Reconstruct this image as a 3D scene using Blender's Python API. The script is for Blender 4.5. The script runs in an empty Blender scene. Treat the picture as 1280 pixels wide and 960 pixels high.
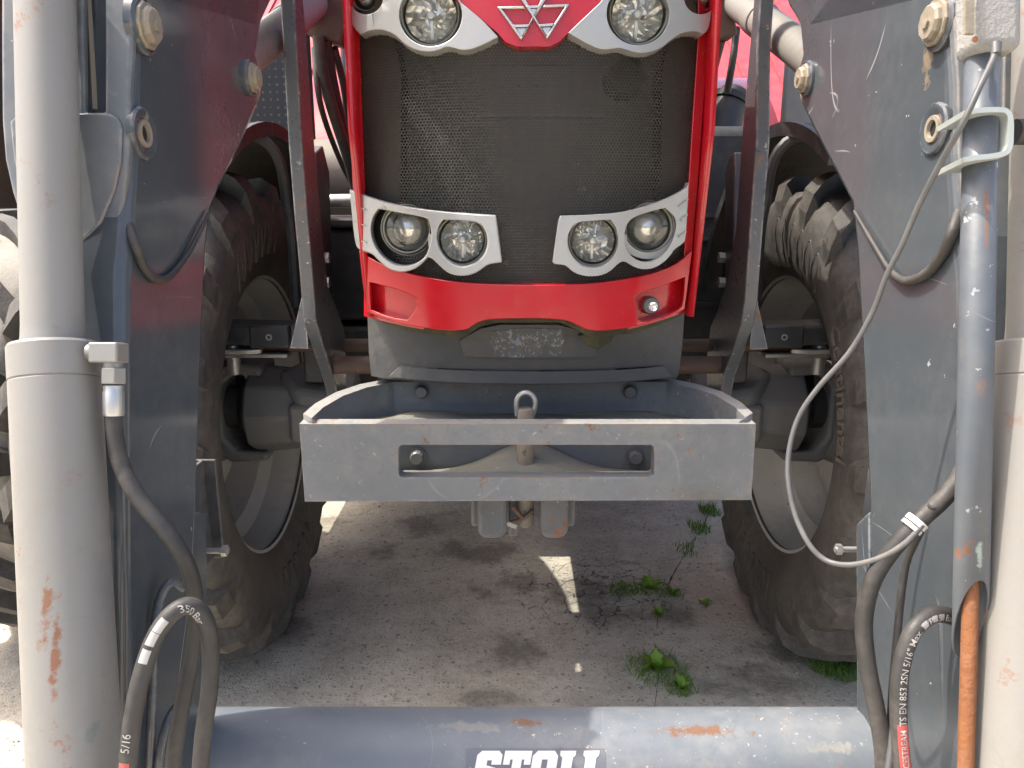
import bpy, bmesh, math, random
from mathutils import Vector, Matrix, Euler
from mathutils.geometry import delaunay_2d_cdt
R = math.radians
random.seed(7)
S = bpy.context.scene
COL = S.collection

# ------------------------------------------------------------------ camera
CAM = Vector((-0.036, 0.0, 1.22)); PITCH = R(13.4); F = 961.0
cd = bpy.data.cameras.new('camera'); cam = bpy.data.objects.new('camera', cd); COL.objects.link(cam)
cam.location = CAM; cam.rotation_euler = (R(90) - PITCH, 0, 0)
cd.sensor_width = 36.0; cd.lens = 36.0 * F / 1280.0; cd.clip_start = 0.05; cd.clip_end = 500
S.camera = cam
# ------------------------------------------------------------------ sky, sun, exposure
SUN_TO = Vector((-0.56, 0.03, 1.0)).normalized()          # towards the sun
elev = math.asin(SUN_TO.z); azim = math.atan2(SUN_TO.x, SUN_TO.y)
w = bpy.data.worlds.new('World'); S.world = w; w.use_nodes = True
wn = w.node_tree.nodes; wl = w.node_tree.links
sky = wn.new('ShaderNodeTexSky'); sky.sky_type = 'NISHITA'; sky.sun_disc = False
sky.sun_elevation = elev; sky.sun_rotation = azim
sky.air_density = 0.8; sky.dust_density = 6.0; sky.ozone_density = 0.3
bg = wn['Background']; bg.inputs['Strength'].default_value = 0.15
wl.new(sky.outputs[0], bg.inputs['Color'])
sl = bpy.data.lights.new('sun', 'SUN'); sl.energy = 2.0; sl.angle = R(0.55); sl.color = (1.0, 0.955, 0.86)
so = bpy.data.objects.new('sun', sl); COL.objects.link(so)
so.rotation_euler = (-SUN_TO).to_track_quat('-Z', 'Y').to_euler(); so.location = (-3, 2, 6)
S.view_settings.view_transform = 'Standard'; S.view_settings.look = 'None'
S.view_settings.exposure = 1.6; S.view_settings.gamma = 1.0

S.cycles.max_bounces = 7; S.cycles.diffuse_bounces = 4; S.cycles.glossy_bounces = 4; S.cycles.transparent_max_bounces = 8; S.cycles.transmission_bounces = 3
S.cycles.caustics_reflective = False; S.cycles.caustics_refractive = False

# ------------------------------------------------------------------ measuring helpers: a photo pixel read on a known plane
CT, ST = math.cos(PITCH), math.sin(PITCH)
def ray(px, py):
    u = (px - 640.0) / F; v = (py - 480.0) / F
    return Vector((u, CT - v * ST, -ST - v * CT))
def atD(px, py, d): return CAM + ray(px, py) * d
def onX(px, py, X):
    r = ray(px, py); return CAM + r * ((X - CAM.x) / r.x)
def onY(px, py, Y):
    r = ray(px, py); return CAM + r * ((Y - CAM.y) / r.y)
def onZ(px, py, Z):
    r = ray(px, py); return CAM + r * ((Z - CAM.z) / r.z)
CY, CZ, CR = .962, .424, .075          # the loader's cross tube
def onTube(px, py):
    r = ray(px, py); o = CAM - Vector((CAM.x, CY, CZ)); a = r.y ** 2 + r.z ** 2; b = 2 * (o.y * r.y + o.z * r.z); c = o.y ** 2 + o.z ** 2 - CR ** 2
    return CAM + r * ((-b - math.sqrt(max(0, b * b - 4 * a * c))) / (2 * a))
def onS(px, py, fn):
    r = ray(px, py); t = 1.5
    for _ in range(30):
        p = CAM + r * t; t += (fn(p.x, p.z) - p.y) / r.y * 0.9
    return CAM + r * t

# ------------------------------------------------------------------ mesh helpers
class Geo:
    def __init__(s): s.v = []; s.f = []
    def add(s, v, f):
        n = len(s.v); s.v += [tuple(p) for p in v]; s.f += [tuple(i + n for i in q) for q in f]; return s
    def box(s, c, d, rot=None, taper=None):
        c = Vector(c); hx, hy, hz = d[0] / 2, d[1] / 2, d[2] / 2
        vs = []
        for z in (-1, 1):
            for y in (-1, 1):
                for x in (-1, 1):
                    k = 1.0 if (taper is None or z < 0) else taper
                    p = Vector((x * hx * k, y * hy * k, z * hz))
                    if rot: p.rotate(Euler(rot))
                    vs.append(c + p)
        return s.add(vs, [(0, 2, 3, 1), (4, 5, 7, 6), (0, 1, 5, 4), (2, 6, 7, 3), (0, 4, 6, 2), (1, 3, 7, 5)])
    def cyl(s, a, b, r0, r1=None, n=20, caps=True, phase=0.0):
        a = Vector(a); b = Vector(b); r1 = r0 if r1 is None else r1
        w_ = (b - a).normalized(); q = w_.to_track_quat('Z', 'Y')
        ux = q @ Vector((1, 0, 0)); uy = q @ Vector((0, 1, 0)); vs = []
        for P, r in ((a, r0), (b, r1)):
            for i in range(n):
                t = 2 * math.pi * i / n + phase; vs.append(P + ux * (r * math.cos(t)) + uy * (r * math.sin(t)))
        fs = [(i, (i + 1) % n, n + (i + 1) % n, n + i) for i in range(n)]
        if caps: fs += [tuple(range(n))[::-1], tuple(range(n, 2 * n))]
        return s.add(vs, fs)
    def lathe(s, c, axis, prof, n=32, caps=(False, False)):
        """prof: (distance along axis, radius)"""
        c = Vector(c); q = Vector(axis).normalized().to_track_quat('Z', 'Y')
        ux = q @ Vector((1, 0, 0)); uy = q @ Vector((0, 1, 0)); uz = q @ Vector((0, 0, 1)); vs = []
        for h, r in prof:
            for i in range(n):
                t = 2 * math.pi * i / n
                vs.append(c + uz * h + ux * (r * math.cos(t)) + uy * (r * math.sin(t)))
        m = len(prof)
        fs = [(k * n + i, k * n + (i + 1) % n, (k + 1) * n + (i + 1) % n, (k + 1) * n + i) for k in range(m - 1) for i in range(n)]
        if caps[0]: fs.append(tuple(range(n))[::-1])
        if caps[1]: fs.append(tuple(range((m - 1) * n, m * n)))
        return s.add(vs, fs)
    def tube(s, path, r, n=12, caps=True):
        path = [Vector(p) for p in path]; m = len(path); vs = []
        t0 = (path[1] - path[0]).normalized(); up = Vector((0, 0, 1)) if abs(t0.z) < .9 else Vector((1, 0, 0))
        nx = t0.cross(up).normalized()
        for k in range(m):
            t = (path[min(k + 1, m - 1)] - path[max(k - 1, 0)]).normalized()
            nx = (nx - t * nx.dot(t)).normalized(); ny = t.cross(nx)
            rr = r[k] if isinstance(r, (list, tuple)) else r
            for i in range(n):
                a = 2 * math.pi * i / n; vs.append(path[k] + nx * (rr * math.cos(a)) + ny * (rr * math.sin(a)))
        fs = [(k * n + i, k * n + (i + 1) % n, (k + 1) * n + (i + 1) % n, (k + 1) * n + i) for k in range(m - 1) for i in range(n)]
        if caps: fs += [tuple(range(n))[::-1], tuple(range((m - 1) * n, m * n))]
        return s.add(vs, fs)
    def prism(s, pts, off):
        off = Vector(off); n = len(pts); vs = [Vector(p) for p in pts] + [Vector(p) + off for p in pts]
        fs = [tuple(range(n)), tuple(range(n, 2 * n))[::-1]] + [(i, n + i, n + (i + 1) % n, (i + 1) % n) for i in range(n)]
        return s.add(vs, fs)
    def sheet(s, outer, holes, mapf, off, step=0.03):
        """2D loops (a,b) -> surface mapf(a,b) with thickness vector off; curved surfaces get inner points"""
        loops = [outer] + list(holes); vs = []; es = []
        for L in loops:
            LL = []
            for i in range(len(L)):
                a = Vector(L[i]); b = Vector(L[(i + 1) % len(L)]); k = max(1, int((b - a).length / step))
                LL += [a.lerp(b, j / k) for j in range(k)]
            n0 = len(vs); vs += LL; es += [(n0 + i, n0 + (i + 1) % len(LL)) for i in range(len(LL))]
        x0 = min(p.x for p in vs); x1 = max(p.x for p in vs); y0 = min(p.y for p in vs); y1 = max(p.y for p in vs)
        nb = len(vs); x = x0 + step * .5; extra = []
        while x < x1:
            y = y0 + step * .5
            while y < y1:
                P = Vector((x, y))
                if all((P - q).length > step * .45 for q in vs[:nb]): extra.append(P)
                y += step
            x += step
        res = delaunay_2d_cdt(vs + extra, es, [], 0, 1e-6)
        V, Fc = res[0], res[2]
        def inside(p, L):
            c = False; j = len(L) - 1
            for i in range(len(L)):
                if ((L[i][1] > p.y) != (L[j][1] > p.y)) and (p.x < (L[j][0] - L[i][0]) * (p.y - L[i][1]) / (L[j][1] - L[i][1]) + L[i][0]): c = not c
                j = i
            return c
        FF = []
        for f in Fc:
            c = sum((V[i] for i in f), Vector((0, 0))) / len(f)
            if inside(c, outer) and not any(inside(c, h) for h in holes): FF.append(tuple(f))
        used = sorted({i for f in FF for i in f}); idx = {u: k for k, u in enumerate(used)}
        FF = [tuple(idx[i] for i in f) for f in FF]; P3 = [Vector(mapf(V[u].x, V[u].y)) for u in used]
        n = len(P3); off = Vector(off); cnt = {}
        for f in FF:
            for i in range(len(f)):
                e = (f[i], f[(i + 1) % len(f)]); cnt[e] = cnt.get(e, 0) + 1
        side = [(a, b) for (a, b) in cnt if (b, a) not in cnt]
        fs = FF + [tuple(i + n for i in f[::-1]) for f in FF] + [(b, a, a + n, b + n) for a, b in side]
        return s.add(P3 + [p + off for p in P3], fs)
    def arch(s, c, r0, r1, x0, x1, a0, a1, n=24):
        """annular sector in the YZ plane about c, between x0 and x1"""
        c = Vector(c); vs = []
        for k in range(n + 1):
            a = a0 + (a1 - a0) * k / n
            for (r, x) in ((r0, x0), (r1, x0), (r1, x1), (r0, x1)):
                vs.append((x, c.y - r * math.cos(a), c.z + r * math.sin(a)))
        fs = [(k * 4 + i, k * 4 + (i + 1) % 4, (k + 1) * 4 + (i + 1) % 4, (k + 1) * 4 + i) for k in range(n) for i in range(4)]
        fs += [(3, 2, 1, 0), (n * 4, n * 4 + 1, n * 4 + 2, n * 4 + 3)]
        return s.add(vs, fs)
    def mesh(s, name, m, ang=38, smooth=True):
        me = bpy.data.meshes.new(name); me.from_pydata(s.v, [], s.f); me.validate()
        bm = bmesh.new(); bm.from_mesh(me); bmesh.ops.recalc_face_normals(bm, faces=bm.faces)
        bm.to_mesh(me); bm.free()
        if smooth:
            me.shade_smooth(); me.set_sharp_from_angle(angle=R(ang))
        me.materials.append(m); return me

def link(name, me, parent=None, mw=None):
    o = bpy.data.objects.new(name, me); COL.objects.link(o)
    if mw is not None: o.matrix_world = mw
    if parent is not None:
        o.parent = parent; o.matrix_parent_inverse = WORLD[parent.name].inverted()
    WORLD[o.name] = Matrix(mw) if mw is not None else Matrix.Identity(4)
    return o
WORLD = {}
def obj(name, g, m, parent=None, ang=38, bevel=0.0, seg=2, smooth=True, kind=None):
    o = link(name, g.mesh(name, m, ang, smooth), parent)
    if bevel:
        b = o.modifiers.new('bevel', 'BEVEL'); b.width = bevel; b.segments = seg; b.limit_method = 'ANGLE'; b.angle_limit = R(32)
        b.harden_normals = False
    if kind: o['kind'] = kind
    return o
def tag(o, label, cat, group=None):
    o['label'] = label; o['category'] = cat
    if group: o['group'] = group
    return o
def thing(name, label, cat, loc=(0, 0, 0), group=None):
    o = bpy.data.objects.new(name, None); COL.objects.link(o); o.location = loc; o.empty_display_size = .1
    WORLD[o.name] = Matrix.Translation(loc)
    return tag(o, label, cat, group)
def smoothpath(pts, k=8):
    P = [Vector(p) for p in pts]; P = [P[0] * 2 - P[1]] + P + [P[-1] * 2 - P[-2]]; out = []
    for i in range(1, len(P) - 2):
        a, b, c, d = P[i - 1], P[i], P[i + 1], P[i + 2]
        for j in range(k):
            t = j / k
            out.append(0.5 * ((2 * b) + (c - a) * t + (2 * a - 5 * b + 4 * c - d) * t * t + (3 * b - a - 3 * c + d) * t ** 3))
    out.append(P[-2]); return out
def hose(name, pts, r, m, parent, n=14, k=10):
    path = smoothpath([atD(*p) for p in pts], k); obj(name, Geo().tube(path, r, n), m, parent, ang=60); return path
def circle(cx, cy, r, n=28, a0=0.0): return [(cx + r * math.cos(a0 + 2 * math.pi * i / n), cy + r * math.sin(a0 + 2 * math.pi * i / n)) for i in range(n)]
def soft(L, it=2, keep=52):
    for _ in range(it):
        o = []; n = len(L)
        for i in range(n):
            a, b, c = Vector(L[i - 1]), Vector(L[i]), Vector(L[(i + 1) % n]); u = (b - a); v = (c - b)
            if u.length < 1e-9 or v.length < 1e-9: continue
            if math.degrees(u.angle(v)) > keep: o.append(tuple(b))
            else: o.append(tuple(b.lerp(a, .25))); o.append(tuple(b.lerp(c, .25)))
        L = o
    return L
def rrect(x0, y0, x1, y1, r, n=4):
    out = []
    for cx, cy, a in ((x1 - r, y1 - r, 0), (x0 + r, y1 - r, 90), (x0 + r, y0 + r, 180), (x1 - r, y0 + r, 270)):
        for i in range(n + 1):
            t = R(a + 90 * i / n); out.append((cx + r * math.cos(t), cy + r * math.sin(t)))
    return out

# ------------------------------------------------------------------ materials
class NT:
    def __init__(s, name):
        s.m = bpy.data.materials.new(name); s.m.use_nodes = True; s.t = s.m.node_tree; s.n = s.t.nodes; s.l = s.t.links
        s.b = s.n['Principled BSDF']; s.out = s.n['Material Output']
        s.co = s.n.new('ShaderNodeTexCoord').outputs['Object']
    def link(s, a, b): s.l.new(a, b)
    def val(s, sock, v):
        if hasattr(v, 'is_linked') or isinstance(v, bpy.types.NodeSocket): s.l.new(v, sock)
        else:
            if isinstance(v, (tuple, list)) and len(v) == 3 and sock.type == 'RGBA': v = (*v, 1)
            sock.default_value = v
    def noise(s, scale, detail=4, rough=.6, vec=None, dist=0.0):
        k = s.n.new('ShaderNodeTexNoise'); k.inputs['Scale'].default_value = scale; k.inputs['Detail'].default_value = detail
        k.inputs['Roughness'].default_value = rough; k.inputs['Distortion'].default_value = dist
        s.l.new(vec if vec is not None else s.co, k.inputs['Vector']); return k.outputs['Fac']
    def scaled(s, sc, loc=(0, 0, 0), rot=(0, 0, 0)):
        k = s.n.new('ShaderNodeMapping'); k.inputs['Scale'].default_value = sc; k.inputs['Location'].default_value = loc
        k.inputs['Rotation'].default_value = rot; s.l.new(s.co, k.inputs['Vector']); return k.outputs[0]
    def vor(s, scale, feature='F1', vec=None, rnd=1.0):
        k = s.n.new('ShaderNodeTexVoronoi'); k.feature = feature; k.inputs['Scale'].default_value = scale
        k.inputs['Randomness'].default_value = rnd
        s.l.new(vec if vec is not None else s.co, k.inputs['Vector']); return k
    def ramp(s, x, lo, hi, a=0.0, b=1.0):
        k = s.n.new('ShaderNodeMapRange'); k.clamp = True; s.l.new(x, k.inputs[0])
        for i, v in enumerate((lo, hi, a, b)): k.inputs[i + 1].default_value = v
        return k.outputs[0]
    def math(s, op, a, b=0.0, c=None):
        k = s.n.new('ShaderNodeMath'); k.operation = op; s.val(k.inputs[0], a); s.val(k.inputs[1], b)
        if c is not None: s.val(k.inputs[2], c)
        return k.outputs[0]
    def mix(s, f, a, b, mode='MIX'):
        k = s.n.new('ShaderNodeMix'); k.data_type = 'RGBA'; k.blend_type = mode
        s.val(k.inputs[0], f); s.val(k.inputs[6], a); s.val(k.inputs[7], b); return k.outputs[2]
    def xyz(s, vec=None):
        k = s.n.new('ShaderNodeSeparateXYZ'); s.l.new(vec if vec is not None else s.co, k.inputs[0]); return k.outputs
    def normal_z(s):
        g = s.n.new('ShaderNodeNewGeometry'); return s.xyz(g.outputs['Normal'])[2]
    def bump(s, h, strength, dist=.01):
        k = s.n.new('ShaderNodeBump'); k.inputs['Strength'].default_value = strength; k.inputs['Distance'].default_value = dist
        s.l.new(h, k.inputs['Height']); s.l.new(k.outputs[0], s.b.inputs['Normal'])
    def set(s, **kw):
        for k, v in kw.items(): s.val(s.b.inputs[k.replace('_', ' ')], v)

def paint(name, col, rough=.4, metal=0.0, dust=0.25, dustcol=(.30, .27, .22), rust=0.0, chips=0.0, chipcol=(.5, .5, .48),
          scratch=0.0, cscale=42, bump=.15, bscale=60, top=0.0, coat=0.0, dscale=5.0, var=.25, edge=0.0, spots=()):
    t = NT(name)
    n1 = t.noise(dscale, 3, .65); n2 = t.noise(dscale * 9, 3, .7); n3 = t.noise(2.3, 1, .5)
    c = t.mix(1.0, (*col, 1), t.mix(n3, (1 - var, 1 - var, 1 - var, 1), (1 + var * .6, 1 + var * .6, 1 + var * .6, 1)), 'MULTIPLY')
    dm = t.math('MULTIPLY', t.ramp(n1, .38, .75), t.ramp(n2, .25, .7))
    if top:
        dm = t.math('ADD', dm, t.math('MULTIPLY', t.ramp(t.normal_z(), .35, .95), top))
    dm = t.math('MINIMUM', t.math('MULTIPLY', dm, dust if not top else max(dust, .6)), 1.0)
    c = t.mix(dm, c, dustcol)
    rgh = t.math('ADD', t.ramp(n2, .3, .7, rough * .85, rough * 1.2), t.math('MULTIPLY', dm, .35))
    if scratch:
        l1 = t.math('ABSOLUTE', t.math('SUBTRACT', t.noise(2.6, 1, .5, t.scaled((1, 1, .45))), .52)); l2 = t.math('ABSOLUTE', t.math('SUBTRACT', t.noise(5.0, 1, .4, t.scaled((1, .4, 1), loc=(3, 1, 7))), .5))
        sm = t.math('MAXIMUM', t.math('MULTIPLY', t.ramp(l1, .0005, .0016, 1, 0), t.ramp(t.noise(6, 1), .50, .60)), t.math('MULTIPLY', t.ramp(l2, .0005, .0016, 1, 0), t.ramp(t.noise(8, 1, .5, t.scaled((1, 1, 1), loc=(9, 4, 2))), .55, .62)))
        sm = t.math('MULTIPLY', sm, scratch); c = t.mix(sm, c, chipcol)
    if chips:
        v = t.ramp(t.noise(cscale, 3, .75), .72 - .12 * chips, .74 - .12 * chips); v = t.math('MULTIPLY', v, t.ramp(n1, .35, .6))
        c = t.mix(v, c, chipcol)
    if edge:
        bv = t.n.new('ShaderNodeBevel'); bv.samples = 3; bv.inputs['Radius'].default_value = .006; ge = t.n.new('ShaderNodeNewGeometry')
        dp = t.n.new('ShaderNodeVectorMath'); dp.operation = 'DOT_PRODUCT'; t.l.new(bv.outputs[0], dp.inputs[0]); t.l.new(ge.outputs['Normal'], dp.inputs[1])
        em = t.math('MULTIPLY', t.ramp(dp.outputs['Value'], .86, .985, 1, 0), t.ramp(n2, .40, .58)); em = t.math('MULTIPLY', em, edge)
        c = t.mix(em, c, t.mix(t.ramp(n1, .45, .6), chipcol, (.30, .15, .08)))
    for (sp, sr, scol) in spots:
        s3 = t.xyz(); dd = None
        for ax_ in range(3):
            e_ = t.math('DIVIDE', t.math('SUBTRACT', s3[ax_], sp[ax_]), sr[ax_]); e_ = t.math('MULTIPLY', e_, e_); dd = e_ if dd is None else t.math('ADD', dd, e_)
        dd = t.math('ADD', t.math('SQRT', dd), t.math('MULTIPLY', t.math('SUBTRACT', t.noise(45, 4, .7), .5), 3.2)); km = t.ramp(dd, .35, .75, 1, 0)
        c = t.mix(t.math('MULTIPLY', km, .9), c, t.mix(n2, scol, tuple(v * .55 for v in scol))); rgh = t.math('MAXIMUM', rgh, t.math('MULTIPLY', km, .8))
    if rust:
        a = t.math('MULTIPLY', t.ramp(t.noise(26, 4, .75), .66 - .2 * rust, .72 - .2 * rust), t.ramp(n1, .48 - .2 * rust, .6))
        rc = t.mix(n2, (.15, .060, .032, 1), (.29, .135, .070, 1)); c = t.mix(a, c, rc); rgh = t.math('MAXIMUM', rgh, t.math('MULTIPLY', a, .85))
    t.set(Base_Color=c, Roughness=rgh, Metallic=metal, Coat_Weight=coat, Coat_Roughness=.12)
    if bump: t.bump(t.math('ADD', t.noise(bscale, 2, .6), t.math('MULTIPLY', n2, .5)), bump, .004)
    return t.m
MAT = {}
MAT['red'] = paint('red_paint', (.47, .004, .013), .22, dust=.10, dustcol=(.42, .20, .14), coat=.5, bump=.03, scratch=.12, chipcol=(.6, .3, .3), var=.08)
MAT['loader'] = paint('loader_paint', (.060, .070, .080), .15, edge=.6, dust=.16, spots=((onX(187, 52, -.47), (.01, .018, .035), (.24, .205, .15)), (onX(180, 150, -.47), (.01, .010, .015), (.26, .22, .16)), (onX(1160, 75, .47), (.01, .016, .045), (.20, .15, .10)), (onX(1000, 118, .47), (.01, .014, .028), (.22, .19, .14)), (onX(322, 118, -.47), (.01, .014, .022), (.20, .17, .13))), dustcol=(.24, .24, .23), scratch=.55, chips=.10, chipcol=(.42, .43, .43), bump=.04, var=.15)
MAT['console'] = paint('console_paint', (.080, .090, .102), .30, edge=.9, dust=.25, dustcol=(.25, .23, .20), rust=.28, chips=.45, chipcol=(.45, .44, .42), bump=.06)
MAT['crosstube'] = paint('cross_tube_paint', (.125, .145, .168), .48, spots=((onTube(875, 914), (.085, .012, .009), (.21, .105, .055)), (onTube(660, 903), (.035, .010, .005), (.22, .12, .07)), (onTube(590, 908), (.08, .012, .008), (.27, .27, .26)), (onTube(1030, 935), (.05, .012, .008), (.27, .27, .25))), dust=.35, dustcol=(.42, .40, .36), rust=.12, chips=.50, chipcol=(.40, .38, .33), scratch=.12, cscale=110, bump=.12, bscale=40)
BAR_SPOTS = ((atD(50, 765, .74), (.010, .03, .055), (.24, .11, .055)), (atD(63, 815, .74), (.007, .03, .065), (.24, .10, .05)), (atD(122, 880, .75), (.006, .03, .022), (.22, .23, .22)), (atD(112, 920, .75), (.005, .03, .014), (.22, .23, .22)))
MAT['barrel'] = paint('barrel_grey', (.232, .226, .210), .50, dust=.55, dustcol=(.20, .18, .145), rust=.16, chips=.5, chipcol=(.19, .20, .195), scratch=.7, cscale=60, bump=.06, bscale=80, spots=BAR_SPOTS)
MAT['cylgrey'] = paint('cylinder_grey', (.232, .226, .210), .50, dust=.5, dustcol=(.22, .195, .155), rust=.22, chips=.45, chipcol=(.20, .21, .20), scratch=.6, cscale=60, bump=.06, bscale=80)
MAT['carrier'] = paint('carrier_grey', (.165, .180, .195), .48, edge=.9, dust=.35, dustcol=(.34, .32, .27), rust=.24, chips=.45, chipcol=(.33, .35, .36), scratch=.25, cscale=70, bump=.35, bscale=45, top=.45)
MAT['casting'] = paint('casting_grey', (.060, .063, .066), .55, dust=.55, dustcol=(.22, .20, .165), bump=.3, bscale=50, top=.4)
MAT['axle'] = paint('axle_grey', (.115, .12, .125), .55, dust=.6, dustcol=(.20, .18, .15), bump=.3, bscale=30, top=.5)
MAT['black'] = paint('black_plastic', (.018, .019, .021), .5, dust=.3, dustcol=(.13, .12, .105), bump=.15, top=.12)
MAT['blackmetal'] = paint('black_metal', (.028, .032, .040), .42, dust=.45, dustcol=(.17, .15, .13), bump=.1, top=.4)
MAT['mudguard'] = paint('mudguard_plastic', (.030, .027, .023), .8, dust=.8, dustcol=(.11, .09, .065), bump=.5, bscale=70)
MAT['silver'] = paint('silver_plastic', (.43, .43, .415), .34, metal=.3, dust=.30, dustcol=(.36, .33, .25), bump=.02, var=.05)
MAT['bowl'] = paint('lamp_bowl_plastic', (.46, .45, .42), .5, dust=.4, dustcol=(.34, .31, .2), bump=.05)
MAT['steel'] = paint('zinc_steel', (.42, .41, .39), .38, metal=.7, dust=.5, dustcol=(.30, .25, .19), bump=.1)
MAT['bolt'] = paint('bolt_grey', (.14, .145, .15), .45, metal=.3, dust=.4, rust=.12, bump=.2)
MAT['boltdirty'] = paint('dirty_pin_steel', (.30, .26, .20), .6, metal=.3, dust=.8, dustcol=(.34, .28, .20), rust=.2, bump=.4)
MAT['chromebar'] = paint('emblem_chrome', (.62, .61, .57), .28, metal=.75, dust=.55, dustcol=(.30, .26, .16), bump=.0, dscale=30)
MAT['hose'] = paint('hose_rubber', (.030, .029, .028), .55, dust=.55, dustcol=(.17, .15, .13), bump=.15, bscale=120, dscale=9)
MAT['cable'] = paint('grey_cable', (.085, .087, .09), .45, dust=.4, bump=.05)
MAT['rust'] = paint('rusty_bar', (.22, .085, .030), .8, dust=.6, dustcol=(.13, .055, .03), rust=.9, bump=.5, bscale=90, dscale=12)
MAT['rod'] = paint('brown_rod', (.085, .050, .038), .6, dust=.6, dustcol=(.17, .12, .09), rust=.35, bump=.3)
MAT['rim'] = paint('rim_grey', (.40, .40, .385), .6, dust=.6, dustcol=(.30, .28, .24), bump=.1, chips=.15, chipcol=(.06, .05, .045))
MAT['white'] = paint('white_print', (.72, .71, .68), .5, dust=.4, chips=.3, chipcol=(.09, .10, .12), bump=.0)
MAT['redprint'] = paint('red_print', (.45, .07, .06), .5, dust=.3, bump=.0)
MAT['paleplate'] = paint('pale_zinc', (.46, .50, .47), .45, metal=.3, dust=.4, rust=.25, bump=.1)
MAT['seal'] = paint('mossy_seal', (.045, .045, .03), .85, dust=.9, dustcol=(.20, .19, .09), bump=.5, dscale=14)
MAT['stick'] = paint('dirty_bar', (.20, .17, .13), .7, dust=.7, dustcol=(.32, .27, .20), chips=.5, chipcol=(.06, .06, .06), bump=.4)
MAT['beigetank'] = paint('dusty_exhaust_metal', (.20, .19, .165), .6, metal=.2, dust=.7, dustcol=(.27, .24, .18), bump=.1)

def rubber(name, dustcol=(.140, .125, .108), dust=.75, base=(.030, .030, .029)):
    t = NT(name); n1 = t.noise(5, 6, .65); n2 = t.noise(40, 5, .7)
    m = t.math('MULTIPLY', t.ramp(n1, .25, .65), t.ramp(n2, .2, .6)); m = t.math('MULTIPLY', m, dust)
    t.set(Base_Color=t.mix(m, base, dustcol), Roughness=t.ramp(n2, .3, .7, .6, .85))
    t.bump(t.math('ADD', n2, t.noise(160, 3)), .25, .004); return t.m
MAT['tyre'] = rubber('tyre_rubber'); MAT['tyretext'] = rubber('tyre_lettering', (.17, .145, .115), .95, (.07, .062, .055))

def grille_mat():
    t = NT('perforated_grille'); x = t.xyz()
    P = .0062; Q = P * math.sqrt(3)
    def lat(ox, oz):
        fx = t.math('SUBTRACT', t.math('FRACT', t.math('ADD', t.math('DIVIDE', x[0], P), 50 + ox)), .5)
        fz = t.math('SUBTRACT', t.math('FRACT', t.math('ADD', t.math('DIVIDE', x[2], Q), 50 + oz)), .5)
        a = t.math('MULTIPLY', fx, P); b = t.math('MULTIPLY', fz, Q)
        return t.math('SQRT', t.math('ADD', t.math('MULTIPLY', a, a), t.math('MULTIPLY', b, b)))
    d = t.math('MINIMUM', lat(0, 0), lat(.5, .5))
    hole = t.math('LESS_THAN', d, .0023)
    clog = t.math('GREATER_THAN', t.noise(9, 4, .7), .68)
    hole = t.math('MULTIPLY', hole, t.math('SUBTRACT', 1.0, t.math('MULTIPLY', clog, .75)))
    dm = t.math('MULTIPLY', t.ramp(t.noise(4, 4, .7), .30, .65), t.ramp(t.noise(120, 3, .7), .3, .7))
    dirt = t.ramp(t.noise(16, 6, .75, t.scaled((1, 1, .45))), .60, .70)
    c = t.mix(t.math('MULTIPLY', dm, .7), (.026, .025, .022), (.11, .095, .068)); c = t.mix(t.math('MULTIPLY', dirt, .25), c, (.20, .18, .12))
    t.set(Base_Color=c, Roughness=.55, Metallic=.15)
    tr = t.n.new('ShaderNodeBsdfTransparent'); mx = t.n.new('ShaderNodeMixShader')
    t.l.new(hole, mx.inputs[0]); t.l.new(t.b.outputs[0], mx.inputs[1]); t.l.new(tr.outputs[0], mx.inputs[2]); t.l.new(mx.outputs[0], t.out.inputs[0])
    return t.m
MAT['grille'] = grille_mat()
def glass_mat():
    t = NT('lamp_glass'); tr = t.n.new('ShaderNodeBsdfTransparent'); gl = t.n.new('ShaderNodeBsdfGlossy'); gl.inputs['Roughness'].default_value = .06
    tr.inputs[0].default_value = (.93, .93, .90, 1)
    fr = t.n.new('ShaderNodeFresnel'); fr.inputs[0].default_value = 1.5; mx = t.n.new('ShaderNodeMixShader')
    t.l.new(t.math('ADD', t.math('MULTIPLY', fr.outputs[0], .9), .04), mx.inputs[0]); t.l.new(tr.outputs[0], mx.inputs[1]); t.l.new(gl.outputs[0], mx.inputs[2])
    t.l.new(mx.outputs[0], t.out.inputs[0]); return t.m
MAT['glass'] = glass_mat()
def chrome(name, col=(.90, .90, .88), r=.16, me=.80):
    t = NT(name); t.set(Base_Color=(*col, 1), Metallic=me, Roughness=r)
    return t.m
MAT['chrome'] = chrome('reflector_chrome'); MAT['frost'] = chrome('projector_lens_rim', (.75, .75, .72), .3, .35)
def cabglass():
    t = NT('cab_glass'); t.set(Base_Color=(.02, .03, .03, 1), Roughness=.05); return t.m
MAT['cabglass'] = cabglass()
def leaf_mat(name, c1, c2):
    t = NT(name); c = t.mix(t.noise(30, 3), c1, c2); t.set(Base_Color=c, Roughness=.5)
    tl = t.n.new('ShaderNodeBsdfTranslucent'); t.l.new(c, tl.inputs[0]); mx = t.n.new('ShaderNodeMixShader'); mx.inputs[0].default_value = .35
    t.l.new(t.b.outputs[0], mx.inputs[1]); t.l.new(tl.outputs[0], mx.inputs[2]); t.l.new(mx.outputs[0], t.out.inputs[0]); return t.m
MAT['leaf'] = leaf_mat('weed_leaf', (.16, .32, .03, 1), (.26, .42, .06, 1)); MAT['leafdark'] = leaf_mat('weed_leaf_dark', (.09, .20, .02, 1), (.16, .29, .045, 1))
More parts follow.
